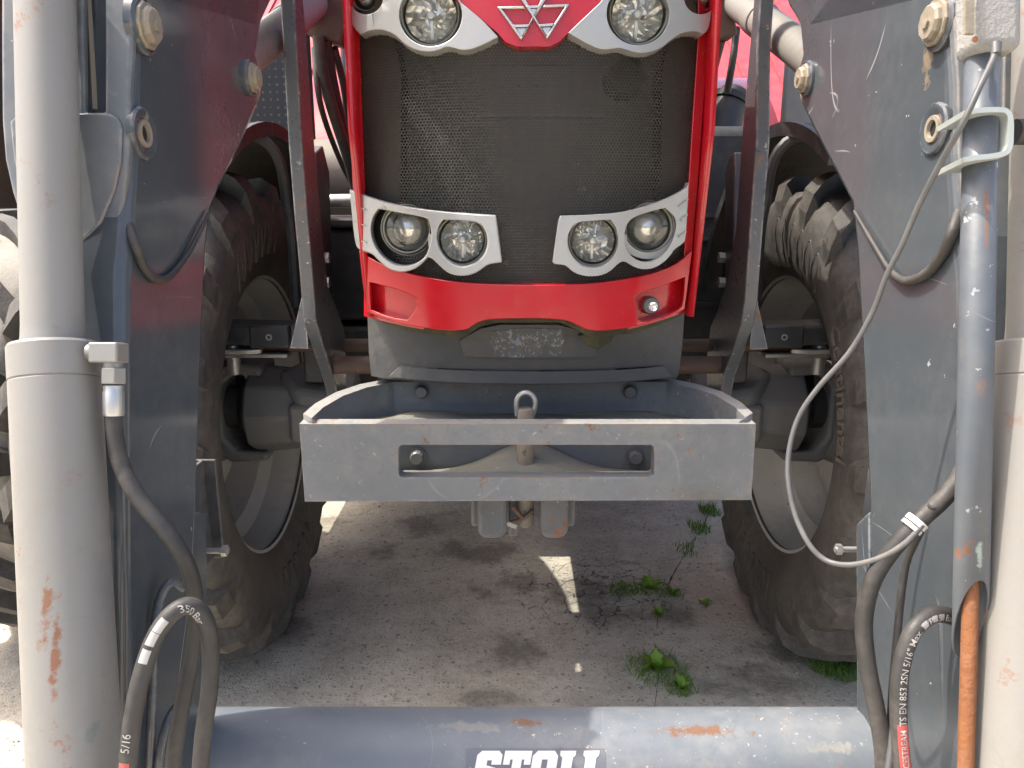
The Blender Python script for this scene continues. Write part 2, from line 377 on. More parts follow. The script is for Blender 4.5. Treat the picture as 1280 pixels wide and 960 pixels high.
def concrete():
    t = NT('worn_concrete'); xy = t.xyz()
    a = t.noise(1.1, 6, .6); b = t.noise(7, 7, .7); c = t.noise(60, 5, .75)
    col = t.mix(t.ramp(a, .3, .7), (.540, .490, .395), (.640, .590, .485))
    col = t.mix(t.ramp(b, .40, .62), col, (.430, .385, .300)); col = t.mix(t.ramp(t.noise(22, 4, .7), .52, .66, 0, .40), col, (.32, .29, .24)); col = t.mix(t.ramp(c, .48, .72, 0, .75), col, (.68, .63, .53))
    v = t.vor(85); ag = t.ramp(v.outputs['Distance'], .22, .36, 1, 0); vc = t.xyz(v.outputs['Color'])
    ag = t.math('MULTIPLY', ag, t.ramp(vc[0], .62, .66)); col = t.mix(t.math('MULTIPLY', ag, .6), col, t.mix(vc[1], (.07, .065, .06, 1), (.26, .24, .21, 1)))
    v2 = t.vor(36); ag2 = t.math('MULTIPLY', t.ramp(v2.outputs['Distance'], .16, .26, 1, 0), t.ramp(t.xyz(v2.outputs['Color'])[1], .72, .75)); col = t.mix(t.math('MULTIPLY', ag2, .55), col, (.085, .080, .072))
    # old oil drips: dark blotches with ragged edges
    stain = None
    for (px, py, rx, ry) in ((530, 655, .20, .12), (590, 690, .22, .12), (650, 735, .20, .12), (715, 742, .24, .13), (790, 768, .22, .10), (640, 815, .16, .12), (395, 655, .16, .10), (470, 690, .10, .08), (600, 870, .16, .06), (950, 850, .26, .10), (1010, 815, .22, .10), (330, 790, .18, .10)):
        p = onZ(px, py, 0)
        dx = t.math('DIVIDE', t.math('SUBTRACT', xy[0], p.x), rx); dy = t.math('DIVIDE', t.math('SUBTRACT', xy[1], p.y), ry)
        d = t.math('ADD', t.math('SQRT', t.math('ADD', t.math('MULTIPLY', dx, dx), t.math('MULTIPLY', dy, dy))), t.math('MULTIPLY', t.math('SUBTRACT', b, .5), 4.4))
        e = t.ramp(d, .25, .95, 1, 0); stain = e if stain is None else t.math('MAXIMUM', stain, e)
    col = t.mix(t.math('MULTIPLY', stain, t.ramp(c, .25, .6, .45, .85)), col, (.150, .135, .110))
    # crazed mud in the middle
    dv_ = t.n.new('ShaderNodeVectorMath'); dv_.operation = 'ADD'; nn_ = t.n.new('ShaderNodeTexNoise'); nn_.inputs['Scale'].default_value = 14; nn_.inputs['Detail'].default_value = 3; t.l.new(t.co, nn_.inputs['Vector']); s2_ = t.n.new('ShaderNodeVectorMath'); s2_.operation = 'SCALE'; s2_.inputs['Scale'].default_value = .10; t.l.new(nn_.outputs['Color'], s2_.inputs[0]); t.l.new(t.co, dv_.inputs[0]); t.l.new(s2_.outputs[0], dv_.inputs[1]); vc_ = t.vor(15, 'DISTANCE_TO_EDGE', dv_.outputs[0]); p = onZ(740, 735, 0)
    dx = t.math('SUBTRACT', xy[0], p.x); dy = t.math('SUBTRACT', xy[1], p.y)
    near = t.ramp(t.math('ADD', t.math('SQRT', t.math('ADD', t.math('MULTIPLY', dx, dx), t.math('MULTIPLY', dy, dy))), t.math('MULTIPLY', b, .3)), .30, .48, 1, 0)
    crk = t.math('MULTIPLY', t.ramp(vc_.outputs['Distance'], .006, .022, 1, 0), near); col = t.mix(crk, col, (.035, .030, .025))
    t.set(Base_Color=col, Roughness=.9)
    h = t.math('SUBTRACT', t.math('ADD', t.math('ADD', t.math('MULTIPLY', c, .6), b), t.math('MULTIPLY', t.noise(220, 3), .4)), t.math('MULTIPLY', crk, 1.2))
    t.bump(h, .8, .011); return t.m
MAT['concrete'] = concrete()
def soil():
    t = NT('joint_soil'); t.set(Base_Color=t.mix(t.noise(40, 5), (.05, .043, .03, 1), (.11, .095, .07, 1)), Roughness=.95); t.bump(t.noise(60, 5), .8, .01); return t.m
MAT['soil'] = soil()
MAT['shield'] = paint('shield_paint', (.120, .132, .142), .40, edge=.6, dust=.35, dustcol=(.30, .29, .26), chips=.25, scratch=.35, chipcol=(.45, .46, .46), bump=.05, bscale=120)
MAT['tray'] = paint('tray_grey', (.135, .145, .155), .6, dust=.75, dustcol=(.36, .32, .20), rust=.18, chips=.2, bump=.35, top=.25)
MAT['fitting'] = paint('plated_fitting', (.28, .275, .255), .42, metal=.35, dust=.5, bump=.08)
MAT['ferrule'] = paint('bright_ferrule', (.55, .55, .54), .3, metal=.8, dust=.3, bump=.0)
MAT['plate'] = paint('lettering_plate', (.10, .115, .145), .45, dust=.4, chips=.3, bump=.05)
MAT['standblue'] = paint('stand_paint', (.085, .100, .118), .42, spots=((atD(1236, 262, .77), (.003, .02, .045), (.22, .105, .06)), (atD(1228, 695, .77), (.005, .02, .02), (.45, .55, .5))), dust=.3, rust=.22, chips=.55, scratch=.3, chipcol=(.42, .44, .45), bump=.1)
MAT['handle'] = paint('handle_grey', (.29, .285, .27), .7, dust=.6, dustcol=(.30, .29, .27), bump=.5, bscale=150, dscale=40)
# ================================================================== GROUND
ground = obj('ground', Geo().add([(-60, -40, -.007), (60, -40, -.007), (60, 80, -.007), (-60, 80, -.007)], [(0, 1, 2, 3)]), MAT['soil'], kind='structure')
JOINT = [onZ(px, py, 0) for px, py in ((897, 618), (889, 640), (872, 668), (852, 700), (839, 722), (830, 748), (822, 775), (819, 800), (824, 835), (818, 880), (815, 960))]
jd = (JOINT[0] - JOINT[4]).normalized(); far = JOINT[0] + jd * 60; nd = (JOINT[-1] - JOINT[-4]).normalized(); near_ = JOINT[-1] + nd * 1.0
jl = [far] + JOINT + [near_, near_ + Vector((0.1, -30, 0))]
fine = []
for a, b in zip(jl[:-1], jl[1:]):
    k = 1 if (b - a).length > 5 else max(2, int((b - a).length / .022)); fine += [a.lerp(b, i / k) for i in range(k)]
fine.append(jl[-1])
def slab(side):
    pts = []
    for p in fine:
        g = random.uniform(.001, .0065) * (.5 if p.y > JOINT[5].y else .3); pts.append(Vector((p.x + side * g, p.y + random.uniform(-.006, .006), 0)))
    pts += [Vector((side * 55, -30, 0)), Vector((side * 55, 75, 0))]
    return obj('concrete_slab', Geo().prism(pts, (0, 0, -.03)), MAT['concrete'], ground, smooth=False)
slab(-1); slab(1)
# loose grit and pebbles
g = Geo()
for i in range(900):
    px = random.uniform(0, 1100); py = random.uniform(600, 960); p = onZ(px, py, 0)
    if random.random() < .35: p = Vector((p.x + random.uniform(-2, 2), p.y + random.uniform(-.5, 2.5), 0))
    r = random.uniform(.0015, .0045) * (1 + .8 * (random.random() < .06)); vs = []
    for d in ((1, 0, 0), (-1, 0, 0), (0, 1, 0), (0, -1, 0), (0, 0, 1), (0, 0, -.3)): vs.append(p + Vector(d) * r * random.uniform(.7, 1.3))
    g.add(vs, [(0, 2, 4), (2, 1, 4), (1, 3, 4), (3, 0, 4), (2, 0, 5), (1, 2, 5), (3, 1, 5), (0, 3, 5)])
MAT['pebble'] = paint('pebble_stone', (.30, .28, .25), .9, bump=.2, var=.6)
pb = obj('pebbles', g, MAT['pebble'], smooth=False, kind='stuff'); tag(pb, 'loose grit and small pebbles scattered on the concrete', 'gravel')

g = Geo()
for i in range(110):
    p = onZ(random.uniform(250, 1080), random.uniform(630, 900), .0015); a_ = random.uniform(0, 3.14); L_ = random.uniform(.006, .022); dv = Vector((math.cos(a_), math.sin(a_), random.uniform(0, .15))) * L_; sd = Vector((-math.sin(a_), math.cos(a_), 0)) * random.uniform(.0006, .0016)
    g.add([p - sd, p + sd, p + dv + sd, p + dv - sd, p + Vector((0, 0, .0015)), p + dv + Vector((0, 0, .0015))], [(0, 1, 4), (1, 2, 5, 4), (2, 3, 5), (3, 0, 4, 5)])
MAT['straw'] = paint('dry_straw', (.36, .30, .18), .8, bump=0, var=.6)
tag(obj('straw_litter', g, MAT['straw'], smooth=False, kind='stuff'), 'bits of dry straw and chaff lying on the concrete', 'straw')
# ================================================================== RED SHED BEHIND
shed = thing('shed', 'red sheet metal shed with sloping red roof far behind the tractor', 'shed', (0, 13, 0))
MAT['shedred'] = paint('red_sheet_metal', (.50, .035, .05), .45, dust=.3, dustcol=(.45, .25, .22), bump=.05, var=.1)
obj('wall', Geo().box((2.9, 16.0, 1.25), (20.4, 6, 2.5)), MAT['shedred'], shed)
obj('roof', Geo().prism([(-7.8, 12.4, 2.40), (-7.8, 17.0, 5.6), (-7.8, 21.5, 2.40)], (21.4, 0, 0)), MAT['shedred'], shed)
sm_ = Geo().box((0, 0, 0), (.05, 5.6, .05)).mesh('roof_seam', MAT['shedred'])
for k in range(36): link('roof_seam', sm_, shed, Matrix.Translation((-7.6 + k * .6, 14.7, 4.02)) @ Matrix.Rotation(math.atan2(3.2, 4.6), 4, 'X'))
barn = thing('barn', 'dark weathered timber barn far behind the left wheel', 'barn', (-13, 14, 0)); MAT['timber'] = paint('dark_timber', (.05, .04, .028), .85, dust=.4, dustcol=(.12, .10, .07), bump=.5)
obj('wall', Geo().box((-13.4, 14.5, 2.2), (10, 5, 4.4)), MAT['timber'], barn)
obj('roof', Geo().prism([(-18.6, 11.6, 4.4), (-18.6, 14.5, 6.6), (-18.6, 17.4, 4.4)], (10.4, 0, 0)), MAT['timber'], barn)
bm_ = Geo().box((0, 0, 0), (.18, .03, 4.2)).mesh('board', MAT['timber'])
for k in range(48): link('board', bm_, barn, Matrix.Translation((-18.2 + k * .2, 11.98, 2.2)))
# ================================================================== TRACTOR
tractor = thing('tractor', 'red tractor seen from the front with dusty mesh grille and double headlamps', 'tractor', (0, 2.06, 0))
def nose(x, z): return 1.40 + .60 * x * x + 4.2 * x ** 4 + .07 * (z - 1.0)
def N(px, py, off=0.0):
    p = onS(px, py, lambda x, z: nose(x, z) - off); return (p.x, p.z)
def NL(pts, off=0.0): return [N(a, b, off) for a, b in pts]
def npanel(name, pts, holes, off, thick, m, parent, bevel=.003, step=.022, smo=False):
    gg = Geo().sheet(NL(soft(pts) if smo else pts, off), [NL(soft(h) if smo else h, off) for h in holes], lambda x, z: (x, nose(x, z) - off, z), (0, thick, 0), step)
    return obj(name, gg, m, parent, ang=34, bevel=bevel)
C1 = lambda L: [(400 + .40625 * a, .40625 * b) for a, b in L]
C2 = lambda L: [(340 + .5 * a, 330 + .5 * b) for a, b in L]
C6 = lambda L: [(680 + .20833 * a, 220 + .20833 * b) for a, b in L]
C8 = lambda L: [(430 + .171875 * a, 220 + .171875 * b) for a, b in L]

# bonnet shell: sides and roof going back to the cab
g = Geo(); prof = []
for k in range(15):
    t = k / 14; Y = 1.49 + t * 1.76; wd = .343 + .05 * t; zt = 1.74 + .05 * math.sin(min(t * 2, 1) * math.pi / 2)
    zb = 1.0 if k < 3 else 1.12
    nb = .024 * (1 - min(1, t * 3)); sec = [(-wd + nb, Y, zb), (-wd - .004 + nb * .35, Y, 1.35), (-wd + .005, Y, 1.60), (-wd + .05, Y, zt - .06), (-wd + .12, Y, zt - .015), (0, Y, zt + .01),
           (wd - .12, Y, zt - .015), (wd - .05, Y, zt - .06), (wd - .005, Y, 1.60), (wd + .004 - nb * .35, Y, 1.35), (wd - nb, Y, zb)]
    prof.append(sec)
vs = [p for s_ in prof for p in s_]; m_ = len(prof[0])
g.add(vs, [(k * m_ + i, k * m_ + i + 1, (k + 1) * m_ + i + 1, (k + 1) * m_ + i) for k in range(14) for i in range(m_ - 1)])
bonnet = obj('bonnet', g, MAT['red'], tractor, ang=60)
mod = bonnet.modifiers.new('thick', 'SOLIDIFY'); mod.thickness = .012; mod.offset = -1
# dark side vents of the bonnet
for sx in (-1, 1):
    gg = Geo()
    gg.sheet([(1.95, 1.16), (3.0, 1.16), (3.0, 1.36), (2.15, 1.36), (2.0, 1.28)], [], lambda y, z: (sx * (.372 + .017 * (y - 1.5)), y, z), (sx * .008, 0, 0), .2)
    obj('side_vent', gg, MAT['black'], bonnet)
# front red frame strips beside the grille
npanel('frame_strip', [(428, -40), (446, -40), (449, 45), (456, 236), (459, 322), (450, 322), (441, 231), (432, 60)], [], .0, .09, MAT['red'], bonnet)
npanel('frame_strip', [(892, -40), (872, -40), (873, 41), (861, 227), (855, 322), (865, 322), (873, 227), (886, 45)], [], .0, .09, MAT['red'], bonnet)
# lower red nose panel
rec_l = C2([(243, 45), (330, 68), (362, 85), (358, 118), (338, 140), (290, 132), (247, 114)])
rec_r = C6([(545, 725), (600, 690), (720, 660), (848, 605), (835, 770), (815, 800), (720, 845), (600, 880), (562, 862)])
low = C1([(120, 770), (180, 810), (300, 850), (450, 872), (655, 878), (850, 873), (1000, 850), (1100, 815), (1145, 770)]) + \
    [(862, 340), (856, 386), (840, 395), (790, 410), (737, 415), (720, 405), (700, 398), (620, 398), (597, 402), (580, 416), (505, 407), (458, 390), (452, 345)]
lowp = npanel('nose_panel', low, [rec_l, rec_r], .016, .05, MAT['red'], bonnet, bevel=.0015, step=.018, smo=True)
npanel('recess_dish', [(455, 330), (530, 345), (530, 412), (455, 395)], [], -.012, .004, MAT['red'], lowp, 0)
npanel('recess_dish', [(785, 345), (858, 325), (856, 390), (785, 412)], [], -.012, .004, MAT['red'], lowp, 0)
p = onS(811, 381, lambda x, z: nose(x, z) + .012)
lk = obj('bonnet_lock', Geo().lathe(p, (.12, -1, 0), [(-.01, .0165), (.012, .0165), (.016, .014), (.016, .008)], 28, (False, True)), MAT['bolt'], lowp)
obj('key_barrel', Geo().lathe(p, (.12, -1, 0), [(.012, .0088), (.030, .0088), (.032, .007), (.030, .005), (.028, .0)], 24), MAT['chrome'], lowp)
# emblem panel and triple triangle emblem
emp = npanel('emblem_panel', C1([(380, -60), (420, 0), (455, 25), (545, 100), (572, 130), (605, 143), (705, 143), (735, 130), (765, 100), (870, 0), (910, -60)]), [], .022, .05, MAT['red'], bonnet, .004)
CE = lambda L: [(600 + a * .109375, b * .109375) for a, b in L]
def bar(pts, name='emblem_bar', off=.030):
    npanel(name, CE(pts), [], off, .012, MAT['chromebar'], emp, .0012, .05)
bar([(195, 75), (230, 78), (490, 425), (470, 455)]); bar([(470, 455), (490, 425), (770, -40), (800, -90), (745, -90)]); bar([(195, 75), (498, 66), (515, 95), (220, 100)])
bar([(1022, 45), (985, 55), (755, 420), (765, 448)]); bar([(765, 448), (755, 420), (450, -40), (420, -90), (472, -90)], off=.031); bar([(1022, 45), (735, 55), (715, 82), (990, 75)])
bar([(375, 285), (560, 275), (545, 308), (400, 312)]); bar([(665, 280), (850, 262), (830, 295), (685, 305)], off=.0312); bar([(520, 68), (700, 58), (680, 88), (540, 92)], off=.0314)
bar([(415, 320), (535, 318), (475, 420)], 'emblem_facet', .028); bar([(700, 312), (820, 305), (762, 410)], 'emblem_facet', .028); bar([(555, 98), (665, 95), (612, 175)], 'emblem_facet', .028)

# perforated grille and what shows dimly behind it
gr = npanel('grille', [(480, -30), (480, 25), (447, 25), (446, 60), (452, 232), (458, 335), (500, 352), (560, 360), (660, 364), (760, 360), (815, 350), (856, 335), (866, 227), (877, 25), (840, 25), (840, -30)], [circle(538, 18, 41), circle(798, 17, 41), circle(509, 287, 32.5), circle(577.5, 301, 33), circle(741.5, 302, 33), circle(810, 285.5, 32.5)], -.010, .002, MAT['grille'], tractor, 0, .03)
inner = Geo().box((0, 1.66, 1.36), (.62, .02, .86)); rad = obj('radiator', inner, MAT['beigetank'], tractor)
MAT['dusty'] = paint('dusty_inner_plastic', (.085, .075, .058), .9, dust=.8, dustcol=(.17, .15, .11), bump=.2)
for sx in (-1, 1):
  gg = Geo().prism([(sx * .33, 1.56, 1.0), (sx * .33, 1.56, 1.72), (sx * .28, 1.53, 1.66), (sx * .24, 1.51, 1.45), (sx * .25, 1.51, 1.2), (sx * .28, 1.53, 1.05)], (0, .09, 0))
  obj('air_baffle', gg, MAT['dusty'], rad)
gg = Geo()
for i in range(5): gg.box((-.055 + i * .032, 1.462, 1.50), (.004, .012, .16))
gg.box((.01, 1.478, 1.46), (.17, .012, .006)); gg.box((.02, 1.466, 1.37), (.22, .012, .008))
obj('horn_bracket', gg, MAT['beigetank'], rad)
for (X, Z, rr) in ((.17, 1.44, .04),): obj('horn', Geo().lathe((X, 1.52, Z), (0, -1, 0), [(0, rr), (.02, rr), (.03, rr * .7), (.03, .0)], 24), MAT['dusty'], rad)

# headlamps
def lamp(par, px, py, rpx, kind, sink=.012):
    c = onS(px, py, lambda x, z: nose(x, z) + sink); d = (c - CAM).dot(Vector((0, CT, -ST))); r = rpx * d / F
    ax = Vector((c.x * .25, -1, 0)).normalized()
    if kind == 'facet':
        gg = Geo(); n = 18; q = ax.to_track_quat('Z', 'Y'); rings = [(-.042, .12), (-.040, .32), (-.034, .52), (-.024, .74), (-.006, .97)]; rnd = random.Random(int(px)); vv = []
        for h_, k_ in rings:
            for i in range(n):
                a_ = 2 * math.pi * i / n + rnd.uniform(-.07, .07); vv.append(c + q @ Vector((k_ * r * math.cos(a_), k_ * r * math.sin(a_), h_ + (rnd.uniform(-.004, .004) if k_ < .9 else 0))))
        gg.add(vv, [(k * n + i, k * n + (i + 1) % n, (k + 1) * n + (i + 1) % n, (k + 1) * n + i) for k in range(4) for i in range(n)] + [tuple(range(n))])
        rf = obj('reflector', gg, MAT['chrome'], par, smooth=False)
        gg = Geo().lathe(c, ax, [(-.045, .2 * r), (-.010, .18 * r), (-.004, .12 * r), (-.003, 0)], 16)
        gg.box(c + ax * -.02 + Vector((0, 0, -.42 * r)), (.10 * r, .012, .8 * r)); obj('bulb_shield', gg, MAT['frost'], par)
    else:
        gg = Geo().lathe(c, ax, [(-.01, r), (-.016, .92 * r), (-.03, .80 * r), (-.012, .70 * r), (.0, .66 * r)], 40); obj('reflector', gg, MAT['frost'], par)
        gg = Geo().lathe(c, ax, [(-.004, .68 * r), (.006, .60 * r), (.013, .4 * r), (.016, .2 * r), (.017, 0)], 40); obj('projector_lens', gg, MAT['projector'], par)
    obj('lens', Geo().lathe(c, ax, [(.0, r), (.008, .93 * r), (.014, .65 * r), (.017, .3 * r), (.018, 0)], 40), MAT['glass'], par)
    obj('bezel', Geo().lathe(c, ax, [(-.03, 1.02 * r), (-.002, 1.02 * r), (.006, 1.04 * r), (.007, 1.10 * r), (-.002, 1.16 * r), (-.03, 1.17 * r)], 48), MAT['bezel'], par)
    obj('lamp_back', Geo().lathe(c, ax, [(-.05, 0), (-.05, 1.05 * r), (-.03, 1.1 * r)], 32), MAT['bowl'], par)
    obj('lamp_bowl', Geo().lathe(c, ax, [(-.03, 1.12 * r), (-.012, 1.16 * r), (.003, 1.20 * r), (.004, 1.22 * r)], 48), MAT['bowl'], par)
t = NT('projector_lens'); t.set(Base_Color=(.78, .78, .74, 1), Metallic=.55, Roughness=.16); MAT['projector'] = t.m
MAT['bezel'] = paint('lamp_bezel', (.27, .265, .22), .5, dust=.7, dustcol=(.23, .21, .10), bump=.05, dscale=20)

ul = C1([(88, -60), (86, 0), (93, 60), (105, 88), (125, 105), (150, 93), (190, 90), (230, 106), (262, 138), (300, 156), (340, 160), (370, 152), (392, 141), (455, 160), (549, 114), (500, 62), (455, 25), (425, 0), (405, -60)])
ur = C1([(1206, -60), (1207, 0), (1202, 60), (1193, 95), (1178, 105), (1160, 95), (1118, 98), (1085, 118), (1050, 148), (1010, 162), (975, 163), (935, 150), (918, 146), (860, 156), (764, 101), (812, 55), (855, 15), (870, 0), (890, -60)])
for outl, cx, cy, ox in ((ul, 340, 45, 142), (ur, 979, 42, 1172)):
    h1 = C1(circle(cx, cy, 97, 40)); h2 = C1(circle(ox, -8, 52, 28))
    su = npanel('headlamp_surround', outl, [h1, h2], .034, .055, MAT['silver'], tractor, .005, .02, True)
    lamp(su, 400 + .40625 * cx, .40625 * cy, 33.5, 'facet', .012); lamp(su, 400 + .40625 * ox, -4, 15.5, 'projector', .012)
ll = C8([(38, 95), (120, 130), (300, 190), (450, 222), (600, 245), (850, 270), (1105, 285), (1150, 630), (1050, 640), (1000, 680), (950, 710), (900, 725), (850, 728), (800, 722), (750, 703), (690, 650), (640, 600), (610, 590), (560, 645), (520, 675), (460, 695), (400, 700), (340, 685), (290, 655), (225, 590), (200, 565), (110, 540), (80, 500), (60, 330)])
ll_h1 = C8([(250, 238), (400, 268), (560, 295), (615, 315), (640, 420), (612, 545), (585, 595), (520, 640), (450, 657), (390, 652), (330, 628), (265, 575), (215, 495), (190, 400), (205, 305)])
ll_h2 = C8([(720, 318), (850, 322), (985, 338), (1030, 400), (1048, 480), (1030, 560), (980, 620), (900, 655), (850, 660), (790, 640), (735, 595), (690, 530), (672, 450), (684, 370)])
lr = C6([(868, 38), (860, 75), (760, 130), (640, 175), (500, 213), (380, 230), (100, 240), (88, 270), (55, 520), (65, 530), (130, 532), (170, 575), (230, 598), (290, 603), (350, 595), (400, 570), (455, 515), (490, 512), (540, 548), (600, 562), (660, 553), (720, 518), (760, 475), (780, 440), (835, 405), (850, 380), (860, 200)])
lr_h1 = C6([(170, 300), (210, 272), (400, 262), (435, 310), (450, 390), (435, 460), (400, 510), (350, 545), (290, 557), (230, 545), (180, 500), (145, 440), (135, 370)])
lr_h2 = C6([(530, 247), (640, 212), (725, 190), (785, 240), (798, 300), (770, 400), (720, 475), (640, 522), (560, 510), (500, 460), (478, 380), (490, 300)])
for outl, hs, lamps in ((ll, [ll_h1, ll_h2], ((509, 286, 27, 'projector'), (577.5, 300, 28, 'facet'))), (lr, [lr_h1, lr_h2], ((741.5, 301, 28, 'facet'), (810, 284.5, 27, 'projector')))):
    su = npanel('headlamp_surround', outl, hs, .026, .03, MAT['silver'], tractor, .004, .018, True)
    su['label'] = 'silver lower headlamp surround' + (' cracked between its two lamps' if outl is ll else '')
    for L in lamps:
        lamp(su, *L, sink=.014); a_ = [R(-12 + 204 * k / 20) for k in range(21)]
        if not (outl is ll and L[3] == 'projector'):
            npanel('lamp_tray', [(L[0] + L[2] * 1.52 * math.cos(q_), L[1] + L[2] * 1.46 * math.sin(q_)) for q_ in a_] + [(L[0] + L[2] * 1.12 * math.cos(q_), L[1] + 1 + L[2] * 1.12 * math.sin(q_)) for q_ in a_[::-1]], [], .006, .004, MAT['bowl'], su, 0)
    # raised rim line along the top, ribs at the outer end
    if outl is ll:
        rib = [[(60, 205), (150, 240), (150, 248), (60, 213)], [(66, 325), (150, 355), (150, 363), (66, 333)], [(80, 455), (160, 480), (160, 488), (80, 463)]]
        for q in rib: npanel('rib', C8(q), [], .030, .006, MAT['silver'], su, 0, .05)
    else:
        rib = [[(815, 180), (866, 135), (866, 143), (815, 188)], [(825, 262), (862, 228), (862, 236), (825, 270)], [(812, 362), (855, 330), (855, 338), (812, 370)]]
        for q in rib: npanel('rib', C6(q), [], .030, .006, MAT['silver'], su, 0, .05)

# front axle bracket casting under the bonnet
def cfn(x, z): return 1.50 + .45 * x * x + 3 * x ** 4
def cpanel(name, pts, fn, thick, m, parent, bevel=.006, step=.025):
    L = [onS(a, b, fn) for a, b in pts]
    return obj(name, Geo().sheet([(q.x, q.z) for q in L], [], lambda x, z: (x, fn(x, z), z), (0, thick, 0), step), m, parent, bevel=bevel)
cast = cpanel('front_casting', [(459, 385), (505, 400), (560, 408), (600, 402), (622, 398), (700, 398), (722, 403), (760, 408), (800, 402), (856, 384), (853, 430), (848, 470), (464, 470), (461, 440)], cfn, .40, MAT['casting'], tractor, .012)
cpanel('casting_hump', [(575, 426), (600, 411), (625, 406), (697, 406), (720, 412), (748, 426), (745, 446), (580, 446)], lambda x, z: cfn(x, z) - .018, .03, MAT['casting'], cast, .012)
cpanel('casting_foot', [(500, 458), (830, 458), (840, 471), (486, 471)], lambda x, z: cfn(x, z) - .004 - (.93 - z) * .22, .05, MAT['casting'], cast, .01)
MAT['flaked'] = paint('flaked_paint', (.060, .063, .066), .5, dust=.3, chips=1.35, chipcol=(.19, .23, .27), rust=.25, cscale=120, dscale=22, bump=.2)
cpanel('worn_paint_patch', [(617, 414), (655, 410), (702, 412), (706, 430), (700, 444), (655, 447), (620, 446), (612, 430)], lambda x, z: cfn(x, z) - .0195, .003, MAT['flaked'], cast, 0)
seal = [(458, 389), (505, 406), (580, 416), (598, 402), (620, 398), (700, 398), (720, 405), (737, 415), (790, 410), (840, 395), (856, 386)]
cpanel('rubber_seal', [(a, b - 3) for a, b in seal] + [(a, b + (7 if b > 400 else 5)) for a, b in seal[::-1]], lambda x, z: nose(x, z) + .03, .05, MAT['seal'], cast, .002, .02)
gg = Geo(); pts = [onS(a, b, lambda x, z: cfn(x, z) - .03) for a, b in ((722, 420), (735, 416), (768, 418), (764, 427), (748, 437), (735, 432))]
gg.prism(pts, (0, .012, 0)); obj('moss_clump', gg, MAT['seal'], cast, bevel=.003)
for sx in (-1, 1):
    c = Vector((sx * .335, 1.80, .838)); obj('side_boss', Geo().lathe(c, (sx, 0, 0), [(-.05, .042), (.012, .040), (.020, .034), (.020, 0)], 28), MAT['casting'], cast)
    obj('mounting_rod', Geo().cyl(c, c + Vector((sx * .15, 0, 0)), .021, n=24), MAT['rod'], tractor)
obj('track_rod', Geo().cyl((-.70, 1.93, .862), (.70, 1.93, .862), .0165, n=20), MAT['rod'], tractor)

# weight carrier / front bumper block
wc = Geo()
FY = 1.32
FP = [onY(a, b, FY) for a, b in ((374, 530), (945, 530), (939, 625), (381, 627))]
sl_ = [onY(a, b, FY) for a, b in rrect(498, 556, 818, 597, 6)]
fr_ = [(q.x, q.z) for q in FP]
wc.sheet(fr_, [[(q.x, q.z) for q in sl_]], lambda x, z: (x, FY, z), (0, .032, 0), .08)
carrier = obj('weight_carrier', wc, MAT['carrier'], tractor, bevel=.007, seg=3)
ZR = .842
plan = [onZ(a, b, ZR) for a, b in ((374, 529), (379, 517), (394, 504), (420, 490), (450, 480), (485, 473.5), (660, 472.5), (840, 473.5), (872, 480), (902, 489), (927, 503), (941, 516), (945, 529))]
plan[0].y = FY + .008; plan[-1].y = FY + .008; ZT = [FP[0].z - .003] + [ZR] * (len(plan) - 2) + [FP[1].z - .003]; plan[0].x += .004; plan[-1].x -= .004
cx = sum(q.x for q in plan) / len(plan)
inn = [Vector((cx + (q.x - cx) * .945, q.y - (.030 if 0 < i < len(plan) - 1 else 0), q.z)) for i, q in enumerate(plan)]
inn[0].y = inn[-1].y = FY + .008
g = Geo(); n = len(plan); zlo = .64
vs = [(q.x, q.y, zz) for q, zz in zip(plan, ZT)] + [(q.x, q.y, zz) for q, zz in zip(inn, ZT)] + [(q.x, q.y, zlo if q.y > 1.50 else .70) for q in plan] + [(q.x, q.y, zlo if q.y > 1.50 else .70) for q in inn]
fs = []
for i in range(n - 1):
    fs += [(i, i + 1, n + i + 1, n + i), (i, 2 * n + i, 2 * n + i + 1, i + 1), (n + i, n + i + 1, 3 * n + i + 1, 3 * n + i), (2 * n + i, 3 * n + i, 3 * n + i + 1, 2 * n + i + 1)]
fs += [(0, n, 3 * n, 2 * n), (n - 1, 3 * n - 1, 4 * n - 1, 2 * n - 1)]
g.add(vs, fs); obj('carrier_rim', g, MAT['carrier'], carrier, bevel=.005, ang=50)
# tray floor (upper web) and lower web rising in a hump towards the pin
def webmesh(zf, y0, y1, nx=48, ny=10):
    g_ = Geo(); vs = []
    def xr(y):
        best = .36
        for a, b in zip(inn[:6], inn[1:7]):
            if min(a.y, b.y) <= y <= max(a.y, b.y) and abs(b.y - a.y) > 1e-6: best = abs(a.x + (b.x - a.x) * (y - a.y) / (b.y - a.y) - cx)
        return best + .006
    for j in range(ny + 1):
        y = y0 + (y1 - y0) * j / ny
        for i in range(nx + 1):
            x = cx + xr(y) * (2 * i / nx - 1); vs.append((x, y, zf(x, j / ny)))
    m2 = nx + 1
    return g_.add(vs, [(j * m2 + i, j * m2 + i + 1, (j + 1) * m2 + i + 1, (j + 1) * m2 + i) for j in range(ny) for i in range(nx)])
RY = max(q.y for q in inn)
def upf(x, t):
    z = .787 - .018 * t
    for bx in (-.21, .22):
        d = abs(x - cx - bx)
        if d < .075: z += .010 * (1 - (d / .075) ** 4) * t
    return z
uw = obj('tray_floor', webmesh(upf, 1.465, RY), MAT['tray'] if 'tray' in MAT else MAT['carrier'], carrier, ang=60)
uw.modifiers.new('t', 'SOLIDIFY').thickness = .014
def lof(x, t): return .724 + (-.034 + .062 * math.exp(-((x - cx) / .10) ** 2)) * t
BY = 1.475
lw = obj('lower_web', webmesh(lof, FY + .030, BY), MAT['tray'] if 'tray' in MAT else MAT['carrier'], carrier, ang=60)
